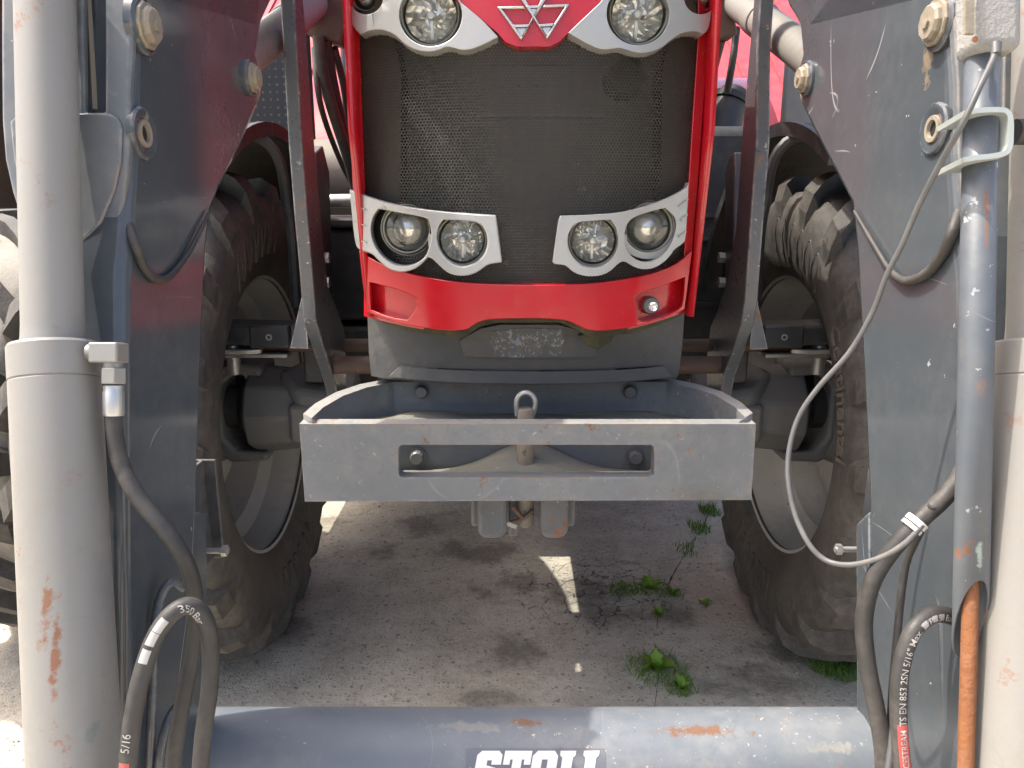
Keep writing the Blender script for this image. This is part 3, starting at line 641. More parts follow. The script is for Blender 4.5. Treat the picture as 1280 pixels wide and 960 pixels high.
lw.modifiers.new('t', 'SOLIDIFY').thickness = .014
obj('recess_back', Geo().box((cx, BY + .006, .715), (.74, .012, .15)), MAT['tray'], carrier, bevel=.003)
def hexbolt_mesh():
    g_ = Geo().lathe((0, 0, 0), (0, -1, 0), [(0, .0175), (.006, .0175), (.006, .012)], 24)
    return g_.lathe((0, 0, 0), (0, -1, 0), [(.006, .0138), (.020, .0138), (.024, .0115), (.024, 0)], 12).mesh('carrier_bolt', MAT['bolt'], 25)
hb = hexbolt_mesh()
for px, py in ((527, 489), (787, 489), (521.5, 571), (794, 571)):
    yy = RY if py < 520 else BY; q = onY(px, py, yy - .012); link('carrier_bolt', hb, carrier, Matrix.Translation((q.x, yy - .002, q.z)))
# hitch lugs below the carrier
MAT['lug_iron'] = paint('hitch_iron', (.10, .108, .118), .55, dust=.5, rust=.35, chips=.3, bump=.4, edge=.8)
for x0, x1 in ((597, 634), (675, 709)):
    a = onY(x0, 628, 1.40); b = onY(x1, 666, 1.40); xm = (a.x + b.x) / 2; hw = (b.x - a.x) / 2; zt = .70; zb = b.z
    L = [(xm - hw, 1.37, zt), (xm - hw, 1.37, zb + .012), (xm - hw * .6, 1.37, zb), (xm + hw * .6, 1.37, zb), (xm + hw, 1.37, zb + .012), (xm + hw, 1.37, zt)]
    lg = obj('hitch_lug', Geo().prism(L, (0, .06, 0)), MAT['lug_iron'], carrier, bevel=.010, seg=3)
    obj('hitch_cheek', Geo().box((xm + (.014 if x0 > 650 else -.012), 1.45, (zt + zb) / 2 + .006), (hw * 2.1, .10, (zt - zb) * .9)), MAT['lug_iron'], carrier, bevel=.006)
a = onY(636, 628, 1.405); b = onY(648, 668, 1.405); obj('hitch_plate', Geo().box(((a.x + b.x) / 2, 1.425, (a.z + b.z) / 2 + .01), (b.x - a.x, .04, a.z - b.z + .03)), MAT['lug_iron'], carrier, bevel=.004)

# wheels
WC = Vector((.87, 2.06, .645)); TR = .60
def tyre_profile(s=1.0):
    h = [(-.150, .372), (-.168, .385), (-.186, .43), (-.199, .48), (-.203, .52), (-.198, .556), (-.185, .583), (-.16, .597), (-.08, .604), (0, .606)]
    return [(x * s, r * s) for x, r in h] + [(-x * s, r * s) for x, r in h[-2::-1]]
def lug_mesh(side, name='lug', s=1.0):
    st = [(-.012, .0, .020, .648), (.05, .045, .021, .650), (.11, .105, .024, .648), (.16, .160, .028, .640), (.192, .190, .031, .618), (.205, .202, .030, .575), (.202, .206, .022, .535)]
    vs = []
    for x, sc, hw, rt in st:
        rb = rt - .06 if x < .19 else rt - .03
        for (ds, r) in ((-hw - .012, rb), (-hw, rt), (hw, rt), (hw + .012, rb)):
            a = (sc + ds) / .62; xx = x * side
            vs.append((xx * s * (.93 if r == rb and x > .19 else 1), -r * s * math.cos(a), -r * s * math.sin(a)))
    m2 = len(st); fs = [(k * 4 + i, k * 4 + i + 1, k * 4 + 5 + i, k * 4 + 4 + i) for k in range(m2 - 1) for i in range(3)] + [(0, 1, 2, 3), ((m2 - 1) * 4 + 3, (m2 - 1) * 4 + 2, (m2 - 1) * 4 + 1, (m2 - 1) * 4)]
    return Geo().add(vs, fs).mesh(name, MAT['tyre'], 16)
lugI, lugO = lug_mesh(-1), lug_mesh(1)
def rim_geo(out):
    o = out; g_ = Geo().lathe((0, 0, 0), (1, 0, 0), [(x * o, r) for x, r in ((-.158, .372), (-.166, .392), (-.158, .398), (-.150, .376), (-.12, .362), (-.07, .355), (-.04, .325), (.05, .322), (.08, .350), (.14, .366), (.158, .392), (.164, .398))], 56)
    return g_.lathe((0, 0, 0), (1, 0, 0), [(x * o, r) for x, r in ((.05, .322), (.035, .28), (.00, .22), (-.005, .15), (.0, .02))], 56)
wheels = []
for sx in (-1, 1):
    c = Vector((sx * WC.x, WC.y, WC.z)); T = Matrix.Translation(c)
    wroot = bpy.data.objects.new('front_wheel', None); COL.objects.link(wroot); wroot.location = c; wroot.empty_display_size = .1
    wroot.parent = tractor; wroot.matrix_parent_inverse = WORLD['tractor'].inverted(); WORLD[wroot.name] = T
    ty = link('tyre', Geo().lathe((0, 0, 0), (1, 0, 0), tyre_profile(), 96).mesh('tyre', MAT['tyre'], 60), wroot, T)
    link('rim', rim_geo(sx).mesh('rim', MAT['rim'], 35), wroot, T)
    for k in range(20):
        for side, me, ph in ((-1, lugI, 0), (1, lugO, .5)):
            link('lug', me, wroot, T @ Matrix.Rotation(-2 * math.pi * (k + ph) / 20 - .05 * sx, 4, 'X'))
    wheels.append((wroot, T))

sw = thing('spare_wheel', 'sunlit lugged tractor wheel standing beside the front wheel at the far left edge', 'wheel', (-1.37, 2.20, .602))
T = Matrix.Translation((-1.37, 2.20, .602)) @ Matrix.Rotation(.4, 4, 'X') @ Matrix.Scale(.925, 4)
MAT['paletyre'] = rubber('sunlit_tyre_rubber', (.30, .28, .24), .95, (.16, .15, .13))  # tyre rubber made paler: the sunlight on this wheel is put into its colour
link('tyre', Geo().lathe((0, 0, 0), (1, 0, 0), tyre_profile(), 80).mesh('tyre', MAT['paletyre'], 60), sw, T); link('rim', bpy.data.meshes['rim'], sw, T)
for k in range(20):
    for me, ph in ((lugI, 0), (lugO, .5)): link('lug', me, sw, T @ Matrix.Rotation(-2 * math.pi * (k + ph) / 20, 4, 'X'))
def text_geo(txt, size, extrude=0.0, shear=0.0, bold=0.0):
    cu = bpy.data.curves.new('t', 'FONT'); cu.body = txt; cu.size = size; cu.shear = shear; cu.offset = bold; cu.extrude = extrude; cu.resolution_u = 3
    cu.align_x = 'LEFT'; o = bpy.data.objects.new('t', cu); COL.objects.link(o)
    bpy.context.view_layer.update(); dg = bpy.context.evaluated_depsgraph_get(); me = bpy.data.meshes.new_from_object(o.evaluated_get(dg))
    v = [tuple(q.co) for q in me.vertices]; f = [tuple(q.vertices) for q in me.polygons]
    bpy.data.objects.remove(o); bpy.data.curves.remove(cu); bpy.data.meshes.remove(me); return v, f
# raised maker's lettering round the inner sidewalls
def sidewall_text(txt, sx, a_start, r0, size, wroot, T, flip=1):
    v, f = text_geo(txt, size, .0028, bold=.0012); o = []
    for x, y, z in v:
        a = a_start - x / (r0 + .02); r = r0 + y       # a: angle above the forward direction
        xs = -(.1995 + .0 * y) - .0015 - z
        o.append((sx * xs, -r * math.cos(a), r * math.sin(a)))
    g_ = Geo(); g_.add(o, f); link('tyre_lettering', g_.mesh('tyre_lettering', MAT['tyretext'], 30), wroot, T)
sidewall_text('Continental', 1, R(38), .478, .064, *wheels[1])
# moulded rib blocks on the inner sidewalls
for (wroot, T), sx in zip(wheels, (-1, 1)):
    g_ = Geo()
    for (a0, cnt) in ((R(95), 6), (R(-75), 6), (R(150), 5), (R(215), 5)):
        for k in range(cnt):
            a = a0 - k * .115
            for (ra, rb, da) in ((.44, .53, .0), ):
                path = []
                for q in range(9):
                    u = q / 8; rr = ra + (rb - ra) * math.sin(u * math.pi) ** .6; aa = a - .1 * u
                    xs = .1985 if rr > .465 else .190 + (rr - .44) * .34
                    path.append((-sx * (xs + .001), -rr * math.cos(aa), rr * math.sin(aa)))
                g_.tube(path, .0042, 6)
    link('sidewall_rib', g_.mesh('sidewall_rib', MAT['tyre'], 60), wroot, T)['kind'] = 'stuff'

# axle, knuckles and steering brackets
axle = obj('front_axle', Geo().lathe((-.50, 2.06, .655), (1, 0, 0), [(0, .07), (.5, .085), (1.0, .07)], 20, (True, True)), MAT['axle'], tractor)
for sx in (-1, 1):
    g = Geo().lathe((sx * .40, 2.05, .665), (sx, 0, 0), [(0, .066), (.07, .070), (.15, .088), (.20, .112), (.30, .122), (.335, .122), (.345, .116), (.345, .100), (.29, .092)], 9); obj('axle_end', g, MAT['axle'], axle, ang=20, bevel=.012)
    g = Geo().prism([(sx * .44, 1.945, .715), (sx * .60, 1.935, .742), (sx * .655, 1.99, .782), (sx * .60, 2.10, .80), (sx * .46, 2.10, .765)], (0, 0, -.05)); obj('axle_cover', g, MAT['axle'], axle, bevel=.014)
    g = Geo().prism([(sx * .47, 1.955, .70), (sx * .62, 1.925, .705), (sx * .62, 1.925, .60), (sx * .55, 1.945, .575), (sx * .47, 1.96, .60)], (0, .05, 0)); obj('axle_web', g, MAT['axle'], axle, bevel=.012)
    obj('drive_joint', Geo().lathe((sx * .69, 2.06, .665), (sx, 0, 0), [(0, .085), (.07, .085), (.09, .06), (.14, .06)], 24), MAT['black'], axle)
    # C-shaped steering knuckle
    g = Geo(); k = [(.70, .795), (.79, .805), (.85, .76), (.86, .57), (.80, .525), (.70, .53), (.70, .555), (.785, .56), (.815, .60), (.815, .74), (.775, .77), (.70, .765)]
    g.prism([(sx * a, 1.985, b) for a, b in k], (0, .13, 0)); kn = obj('steering_knuckle', g, MAT['axle'], axle, bevel=.010)
    obj('hub', Geo().lathe((sx * .83, 2.06, .655), (sx, 0, 0), [(-.02, .13), (.03, .15), (.05, .12), (.07, .11)], 28), MAT['axle'], axle)
    # steering plate with two spacers and bolts
    q = onY(556 + sx * 0, 437, 1.97); z0 = .845
    g = Geo().prism([(sx * .665, 1.90, z0), (sx * .70, 1.885, z0), (sx * .84, 1.89, z0), (sx * .86, 1.93, z0), (sx * .84, 1.98, z0), (sx * .68, 1.99, z0)], (0, 0, .014)); sp = obj('steering_plate', g, MAT['steel'], axle, bevel=.003)
    obj('steering_plate_lower', Geo().box((sx * .68, 1.93, z0 - .004), (.16, .07, .012)), MAT['steel'], axle, bevel=.004)
    for bx in (.745, .805):
        obj('spacer', Geo().cyl((sx * bx, 1.92, z0 - .055), (sx * bx, 1.92, z0 - .001), .0165, n=18), MAT['steel'], axle)
        obj('plate_bolt', Geo().cyl((sx * bx, 1.92, z0 + .014), (sx * bx, 1.92, z0 + .020), .018, n=18).cyl((sx * bx, 1.92, z0 + .020), (sx * bx, 1.92, z0 + .036), .0145, n=6), MAT['steel'], axle)
    # black mudguard arm
    g = Geo().prism([(sx * .545, 1.90, .915), (sx * .60, 1.885, .925), (sx * .72, 1.87, .925), (sx * .80, 1.89, .920), (sx * .82, 1.95, .92), (sx * .78, 2.00, .92), (sx * .56, 1.98, .92)], (0, 0, -.052))
    ma = obj('mudguard_arm', g, MAT['blackmetal'], axle, bevel=.010)
    obj('arm_block', Geo().box((sx * .635, 1.885, .893), (.10, .03, .058)), MAT['blackmetal'], axle, bevel=.006)
    obj('arm_screw', Geo().lathe((sx * .635, 1.8705, .893), (0, -1, 0), [(0, .008), (.003, .008), (.003, .0045), (-.004, .0045), (-.004, 0)], 16), MAT['steel'], axle)
    obj('arm_post', Geo().box((sx * .555, 1.98, .83), (.05, .04, .15)), MAT['blackmetal'], axle, bevel=.006)
    # front mudguards
    mg = obj('front_mudguard', Geo().arch((0, 2.06, .645), .755, .765, sx * .655, sx * 1.09, R(62), R(170), 30), MAT['mudguard'], tractor, ang=50)
    obj('mudguard_lip', Geo().arch((0, 2.06, .645), .735, .768, sx * .640, sx * .657, R(62), R(170), 30), MAT['black'], mg, ang=50)
    obj('mudguard_stay', Geo().tube(smoothpath([(sx * .60, 2.0, .95), (sx * .61, 2.02, 1.2), (sx * .66, 1.98, 1.372), (sx * 1.0, 1.98, 1.385)]), .014, 8), MAT['blackmetal'], mg)

# engine, tank and boxes under and beside the bonnet
eng = obj('engine', Geo().box((0, 2.75, .94), (.42, 1.9, .58)).box((0, 2.7, .60), (.24, 1.0, .22)), MAT['black'], tractor, bevel=.03)
obj('transmission', Geo().box((0, 4.1, .75), (.46, 1.3, .52)), MAT['axle'], tractor, bevel=.04)
tank = Geo().prism([(.45, 2.75, .60), (.98, 2.75, .60), (1.02, 2.75, .75), (1.02, 2.75, 1.40), (.90, 2.75, 1.47), (.62, 2.75, 1.47), (.50, 2.75, 1.30), (.45, 2.75, 1.0)], (0, .75, 0))
tk = obj('fuel_tank', tank, MAT['black'], tractor, bevel=.035, seg=3)
for zz in (.86, 1.09, 1.17): obj('tank_groove', Geo().box((.72, 2.745, zz), (.56, .014, .012)), MAT['blackmetal'], tk)
obj('tank_label', Geo().box((.845, 2.742, 1.35), (.09, .006, .12)), MAT['axle'], tk)
a, b = atD(893, 182, 2.95), atD(914, 128, 2.95)
obj('filler_neck', Geo().cyl(a, b, .078, .066, n=24), MAT['black'], tk, bevel=.006)
ax = (b - a).normalized(); obj('filler_cap', Geo().lathe(b, ax, [(-.004, .074), (.02, .075), (.028, .060), (.045, .055), (.055, .04), (.055, 0)], 24), MAT['black'], tk)
box = Geo().box((-.72, 2.85, .98), (.52, .6, .30)).box((-.72, 2.84, .745), (.50, .6, .13)); bx_ = obj('battery_box', box, MAT['black'], tractor, bevel=.015)
obj('box_lid', Geo().box((-.72, 2.84, 1.15), (.54, .62, .03)), MAT['black'], bx_, bevel=.008)
obj('exhaust_can', Geo().cyl((-.45, 2.9, 1.32), (-1.05, 2.9, 1.32), .115, n=32), MAT['beigetank'], tractor, bevel=.01)
obj('pipe', Geo().tube(smoothpath([(-.40, 2.6, 1.225), (-.6, 2.6, 1.22), (-.9, 2.65, 1.22)]), .022, 12), MAT['steel'], tractor)
obj('rear_shelf', Geo().box((-.72, 3.3, 1.18), (.7, .3, .10)), MAT['beigetank'], tractor, bevel=.02)
# hoses beside the bonnet, left
for i, pts in enumerate((((398, 45, 1.95), (404, 95, 2.0), (420, 150, 2.1), (436, 200, 2.2), (446, 240, 2.3)), ((408, 50, 1.98), (416, 100, 2.05), (428, 155, 2.15), (442, 210, 2.3)), ((393, 60, 2.0), (397, 110, 2.0), (406, 150, 2.1), (425, 200, 2.3), (440, 230, 2.4)), ((418, 60, 2.0), (430, 110, 2.1), (436, 160, 2.2), (442, 200, 2.3)))):
    hose('coolant_hose', pts, (.016, .013, .008, .010)[i], MAT['hose'], tractor)
obj('valve_block', Geo().box(atD(414, 25, 2.0), (.10, .09, .11), (0, .3, 0)).box(atD(430, 5, 2.0), (.05, .06, .2)), MAT['rod'], tractor, bevel=.008)
obj('valve_block', Geo().box(atD(894, 20, 2.0), (.07, .09, .13), (0, -.3, 0)).box(atD(905, 5, 2.02), (.05, .06, .10)), MAT['rod'], tractor, bevel=.008)
hose('coolant_hose', ((901, 50, 2.0), (893, 80, 2.05), (885, 115, 2.1), (880, 150, 2.2)), .013, MAT['rod'], tractor)
hose('wiring_loom', ((921, 35, 2.1), (916, 75, 2.1), (909, 115, 2.15)), .010, MAT['black'], tractor)
# rear mudguards, rear wheels and cab
RWC = Vector((.88, 4.45, .86))
for sx in (-1, 1):
    rm = obj('rear_mudguard', Geo().arch((0, RWC.y, RWC.z), .985, 1.0, sx * .50, sx * 1.20, R(-12), R(150), 32), MAT['red'], tractor, ang=50)
    T = Matrix.Translation((sx * RWC.x, RWC.y, RWC.z))
    wr = bpy.data.objects.new('rear_wheel', None); COL.objects.link(wr); wr.location = T.to_translation(); wr.parent = tractor; wr.matrix_parent_inverse = WORLD['tractor'].inverted(); WORLD[wr.name] = T
    link('tyre', Geo().lathe((0, 0, 0), (1, 0, 0), tyre_profile(1.325), 64).mesh('tyre', MAT['tyre'], 60), wr, T)
    tg = Geo()
    for k in range(20):
        for side, ph in ((-1, 0), (1, .5)):
            me = lug_mesh(side, 'tmp', 1.325); a = -2 * math.pi * (k + ph) / 20; rot = Matrix.Rotation(a, 3, 'X')
            tg.add([rot @ q.co for q in me.vertices], [tuple(f.vertices) for f in me.polygons]); bpy.data.meshes.remove(me)
    link('tread', tg.mesh('tread', MAT['tyre'], 30), wr, T)
    link('rim', Geo().lathe((0, 0, 0), (sx, 0, 0), [(-.21, .50), (-.21, .53), (-.1, .47), (.05, .45), (.05, .05)], 40).mesh('rim', MAT['rim'], 35), wr, T)
cab = obj('cab', Geo().box((0, 4.0, 1.05), (1.0, 1.3, .25)), MAT['black'], tractor, bevel=.02)
for x, y in ((-.55, 3.42), (.55, 3.42), (-.62, 4.7), (.62, 4.7)): obj('pillar', Geo().box((x, y, 1.95), (.07, .07, 1.6)), MAT['black'], cab, bevel=.01)
obj('roof', Geo().box((0, 4.05, 2.80), (1.45, 1.7, .18), taper=.9), MAT['red'], cab, bevel=.04)
obj('windscreen', Geo().box((0, 3.40, 2.0), (1.02, .006, 1.5)), MAT['cabglass'], cab)
for sx in (-1, 1): obj('side_window', Geo().box((sx * .6, 4.06, 2.0), (.006, 1.2, 1.45), (0, 0, sx * -.05)), MAT['cabglass'], cab)
t = NT('studded_step'); v = t.vor(38, rnd=.1); t.set(Base_Color=t.mix(t.ramp(v.outputs['Distance'], .2, .28, 1, 0), (.010, .012, .017), (.07, .075, .08)), Roughness=.6); MAT['step'] = t.m
obj('step_panel', Geo().box((-.98, 3.0, 1.55), (.42, .04, .55)), MAT['step'], cab, bevel=.01)
obj('side_console', Geo().box((1.34, 3.7, 1.6), (.30, .04, .5)), MAT['axle'], cab, bevel=.02)

stp = obj('cab_steps', Geo().box((-.97, 2.95, .92), (.05, .75, .9)).box((-.80, 2.95, .52), (.34, .70, .03)).box((-.80, 2.95, .80), (.34, .70, .03)), MAT['black'], cab, bevel=.006)
obj('tool_box', Geo().box((-.55, 3.1, .55), (.42, .7, .36)), MAT['black'], tractor, bevel=.02)
# tow pin standing in the carrier
pin = thing('tow_pin', 'worn steel tow pin with ring handle standing through the grey weight carrier', 'tow pin', (0, 0, 0))
pc = onY(657, 575, 1.40); px_ = pc.x; py_ = 1.40
obj('shaft', Geo().lathe((px_, py_, .60), (0, 0, 1), [(0, .008), (.006, .0165), (.235, .0165), (.24, .013)], 24, (True, True)), MAT['stick'], pin)
ring = []
for i in range(25):
    a = R(-70) + R(320) * i / 24; ring.append((px_ + .0185 * math.sin(a + math.pi) * 1.0, py_, .855 - .024 * math.cos(a + math.pi) * 1.05))
obj('ring_handle', Geo().tube([(px_ - .016, py_, .825)] + [(px_ - .018 * math.cos(math.pi * k / 12), py_, .848 + .022 * math.sin(math.pi * k / 12)) for k in range(13)] + [(px_ + .014, py_, .826), (px_ - .004, py_, .823)], .0052, 10), MAT['steel'], pin, ang=60)
obj('linch_clip', Geo().tube(smoothpath([(px_ - .030, py_ - .018, .617), (px_ - .012, py_ - .022, .622), (px_ + .006, py_ - .022, .634), (px_ + .012, py_ - .018, .640), (px_ - .004, py_ - .022, .628), (px_ - .026, py_ - .020, .650)]), .004, 8), MAT['rod'], pin)
obj('clip_tag', Geo().box((px_ - .027, py_ - .02, .612), (.022, .006, .010), (0, .35, 0)), MAT['steel'], pin, bevel=.002)
# ================================================================== FRONT LOADER
loader = thing('front_loader', 'dark grey front loader arms with cross tube framing the red tractor', 'front loader', (0, 1.0, 0))
AX = .47
def xpoly(pts, X): return [onX(a, b, X) for a, b in pts]
def arm(sx, inner_pts):
    L = xpoly(inner_pts, sx * AX)
    return obj('loader_arm', Geo().prism(L, (sx * .098, 0, 0)), MAT['loader'], loader, bevel=.013, seg=3)
armL = arm(-1, [(170, -40), (168, 100), (166, 200), (160, 300), (156, 345), (156, 600), (158, 1010), (255, 1010), (247, 885), (249, 700), (249, 600), (254, 437), (260, 310), (265, 268), (275, 241), (302, 186), (325, 131), (331, 103), (322, 69), (328, 31), (346, -8), (360, -40)])
armR = arm(1, [(1187, -40), (1189, 100), (1191, 200), (1196, 280), (1203, 345), (1206, 450), (1207, 600), (1208, 1010), (1078, 1010), (1082, 885), (1085, 700), (1083, 599), (1077, 472), (1069, 320), (1063, 258), (1026, 186), (997, 127), (992, 100), (1001, 69), (998, 34), (984, 10), (968, -40)])
for a_, t_ in ((armL, 'loader arm with glossy inner side mirroring the red bonnet'), (armR, 'sunlit scratched loader arm with hoses hanging along it')): a_['label'] = t_
# upper beams running back over the wheels to the mounting towers
for sx in (-1, 1):
    L = [(sx * AX, 1.02, 1.45), (sx * AX, 1.05, 1.62), (sx * AX, 1.22, 1.74), (sx * AX, 3.0, 2.30), (sx * AX, 3.05, 2.14), (sx * AX, 1.50, 1.64), (sx * AX, 1.42, 1.50)]
    obj('upper_beam', Geo().prism(L, (sx * .148, 0, 0)), MAT['loader'], armL if sx < 0 else armR, bevel=.012)
    obj('tower', Geo().box((sx * .545, 2.95, 1.75), (.16, .26, .95)), MAT['loader'], loader, bevel=.012)
    obj('tower_foot', Geo().box((sx * .42, 2.95, 1.05), (.34, .30, .50)), MAT['loader'], loader, bevel=.012)
# shield plates on the front of the arms
def dsheet(name, pts, holes, d, thick, m, parent, bevel=.003, step=.06):
    q = [atD(a, b, d) for a, b in pts]
    fw = Vector((0, CT, -ST)); up = Vector((0, ST, CT)); o0 = CAM + fw * d
    to2 = lambda p: ((p - o0).x, (p - o0).dot(up))
    return obj(name, Geo().sheet([to2(p) for p in q], [[to2(atD(a, b, d)) for a, b in h] for h in holes], lambda x, y: o0 + Vector((x, 0, 0)) + up * y, fw * thick, step), m, parent, bevel=bevel)
sh = [(1, -40), (1, 60), (2, 150), (6, 200), (15, 240), (26, 275), (45, 310), (75, 336), (103, 343), (122, 330), (142, 298), (155, 250), (161, 190), (162, 100), (166, 40), (169, -40)]
slot = [(103, -30), (131, -30), (131, 140), (105, 140)]
sL = dsheet('arm_shield', sh, [slot], .872, .012, MAT['shield'], armL, .003)
dsheet('shield_cover', [(12, 152), (22, 143), (95, 141), (136, 141), (147, 147), (152, 158), (151, 200), (143, 238), (126, 278), (103, 302), (80, 306), (50, 285), (30, 250), (17, 200)], [], .868, .0045, MAT['shield'], sL, .002)
def mirX(L, d): return [(640 + F * ((-( (a - 640) / F * d + CAM.x)) - CAM.x) / d, b) for a, b in L]
sR = dsheet('arm_shield', mirX(sh, .872), [mirX(slot, .872)], .872, .012, MAT['shield'], armR, .003)
for sx, par in ((-1, armL), (1, armR)):
    q = mirX if sx > 0 else (lambda L, d: L)
    a = q([(111, -30)], .9)[0]; b = q([(119, 138)], .9)[0]
    obj('link_bar', Geo().tube([atD(a[0], a[1], .890), atD(b[0], b[1], .884)], .0055, 4), MAT['stick'], par, ang=20)
    a = q([(121, -30)], .9)[0]; b = q([(127, 138)], .9)[0]
    obj('link_bar', Geo().cyl(atD(a[0], a[1], .893), atD(b[0], b[1], .892), .0075, n=12), MAT['blackmetal'], par)
# pins and bosses on the inner faces
def pinset(sx, px, py, r, par, prot=.016, m='boltdirty'):
    q = onX(px, py, sx * (AX - prot)); c = Vector((sx * AX, q.y, q.z)); ax = (-sx, 0, 0)
    obj('boss_ring', Geo().lathe(c, ax, [(-.004, r * 1.22), (.005, r * 1.2), (.008, r * 1.05)], 32), MAT['loader'], par)
    pn = obj('pivot_pin', Geo().lathe(c, ax, [(0, r), (prot * .6, r), (prot * .72, r * .96), (prot * .72, r * .8), (prot, r * .78), (prot + .003, r * .68), (prot + .003, 0)], 10 if m == 'boltdirty' else 32), MAT[m], par, ang=25)
    obj('pin_bolt', Geo().cyl(c + Vector(ax) * prot, c + Vector(ax) * (prot + .006), r * .28, n=6), MAT[m], par)
pinset(-1, 192, 32, .027, armL); pinset(-1, 322, 97, .024, armL); pinset(1, 1161, 28, .027, armR); pinset(1, 999, 98, .024, armR)
MAT['boreshade'] = paint('bore_shade_black', (.012, .012, .013), .9, bump=0, dust=.1)
for sx, px, py, par in ((-1, 177, 167, armL), (1, 1170, 161, armR)):
    q = onX(px, py, sx * AX); c = Vector((sx * AX, q.y, q.z)); ax = (-sx, 0, 0)
    obj('boss_ring', Geo().lathe(c, ax, [(-.004, .031), (.003, .0305), (.005, .028), (.005, .022), (.0035, .019), (.0025, .014)], 36), MAT['loader'], par)
    obj('bushing', Geo().lathe(c, ax, [(.0015, .016), (.006, .0155), (.006, .0105), (.0015, .0100)], 28), MAT['boltdirty'], par)
    obj('bore_shade_disc', Geo().lathe(c, ax, [(.0012, .0115), (.0012, 0)], 24), MAT['boreshade'], par)  # flat near-black disc, painted shade in place of an open hole
# lift cylinders between arms and towers
for sx in (-1, 1):
    p0 = onX(322 if sx < 0 else 999, 97, sx * .47); a = Vector((sx * .54, p0.y, p0.z)); q = onX(388 if sx < 0 else 928, 8, sx * .54)
    dirv = (q - a).normalized(); lc = obj('lift_cylinder', Geo().cyl(a, a + dirv * 1.3, .037, n=32), MAT['cylgrey'], loader)
    obj('cylinder_gland', Geo().cyl(a + dirv * .50, a + dirv * .56, .041, n=32), MAT['cylgrey'], lc, bevel=.002)
# tilt cylinders in front of the arms
for sx in (-1, 1):
    mm = (lambda px, py, d: atD(*mirX([(px, py)], d)[0], d)) if sx > 0 else atD
    top = mm(55, -60, .838); mid = mm(67, 430, .815); bot = mm(97, 1010, .775)
    ax = (bot - mid).normalized(); Lb = (bot - mid).length
    tc = obj('tilt_cylinder', Geo().lathe(mid, ax, [(.0, .0300), (.0, .0415), (.003, .0435), (.036, .0435), (.0375, .0422), (.039, .0432), (Lb, .0432)], 56, (False, True)), MAT['barrel'] if 'barrel' in MAT else MAT['cylgrey'], loader, ang=30)
    ax2 = (mid - top).normalized(); Lt = (mid - top).length
    obj('cylinder_sleeve', Geo().lathe(top, ax2, [(0, .0298), (Lt - .02, .0298), (Lt - .006, .0305), (Lt + .004, .0325)], 48), MAT['cylgrey'], tc, ang=40)
    if sx < 0:
        e = atD(136, 441, .800)
        obj('elbow_block', Geo().box(e, (.030, .026, .021), (PITCH * -1, 0, 0)), MAT['fitting'], tc, bevel=.002)
        obj('elbow_stub', Geo().cyl(e + Vector((-.022, .004, 0)), e, .009, n=16), MAT['fitting'], tc)
        obj('hose_nut', Geo().cyl(atD(142, 460, .80), atD(142, 480, .80), .0128, n=6), MAT['fitting'], tc, bevel=.001)
        obj('nut_neck', Geo().cyl(atD(141, 450, .80), atD(141, 462, .80), .0098, n=16), MAT['fitting'], tc)
        obj('hose_ferrule', Geo().lathe(atD(142, 481, .80), atD(142, 520, .80) - atD(142, 481, .80), [(0, .0085), (.001, .0102), (.006, .0098), (.008, .0104), (.030, .0104), (.0325, .0095)], 24, (True, True)), MAT['ferrule'], tc)
# cross tube
cr = obj('cross_tube', Geo().cyl((-.56, CY, CZ), (.56, CY, CZ), CR, n=64), MAT['crosstube'], loader, ang=50)
# block lettering on a shallow plate on the tube
LET = {'S': [(0.02, .0), (.62, .0), (.78, .12), (.78, .50), (.66, .60), (.36, .66), (.36, .78), (.5, .78), (.5, .68), (.80, .68), (.80, .90), (.68, 1.0), (.14, 1.0), (.02, .90), (.02, .56), (.14, .46), (.44, .40), (.44, .22), (.30, .22), (.30, .36), (.0, .36)],
       'T': [(.22, 0), (.62, 0), (.62, .10), (.56, .14), (.56, .80), (.64, .80), (.64, .68), (.84, .68), (.84, 1.0), (0, 1.0), (0, .68), (.20, .68), (.20, .80), (.28, .80), (.28, .14), (.22, .10)],
       'L': [(0, 0), (.72, 0), (.72, .34), (.54, .34), (.54, .20), (.40, .20), (.40, .84), (.48, .90), (.48, 1.0), (0, 1.0), (0, .90), (.08, .84), (.08, .14), (0, .10)]}
OUT = [(.12, 0), (.64, 0), (.78, .12), (.78, .88), (.66, 1.0), (.14, 1.0), (0, .88), (0, .12)]; OIN = [(.30, .20), (.48, .20), (.48, .80), (.30, .80)]
tx0 = onY(587, 945, CY - .06).x; txs = onY(752, 945, CY - .06).x - tx0
H = .052
ttop = None
for k in range(2000):      # find the angle on the tube where the lettering's upper edge is seen
    a = k / 2000 * R(120); P = Vector((0, CY - CR * math.sin(a), CZ + CR * math.cos(a))); rel = P - CAM
    d_ = rel.y * CT - rel.z * ST; vv = -(rel.y * ST + rel.z * CT) / d_ * F + 480
    if vv > 939: ttop = a; break
if ttop is None: ttop = R(75)
def on_tube(x, h, lift): 
    a = ttop + (H - h) / CR; r = CR + lift; return (x, CY - r * math.sin(a), CZ + r * math.cos(a))
obj('lettering_plate', Geo().sheet([(tx0 - .006, -.006), (tx0 + txs + .006, -.006), (tx0 + txs + .006, H + .003), (tx0 - .006, H + .003)], [], lambda x, h: on_tube(x, h, .0008), (0, .0004, 0), .009), MAT['plate'], cr)
xx = tx0; wt = txs / 4.05
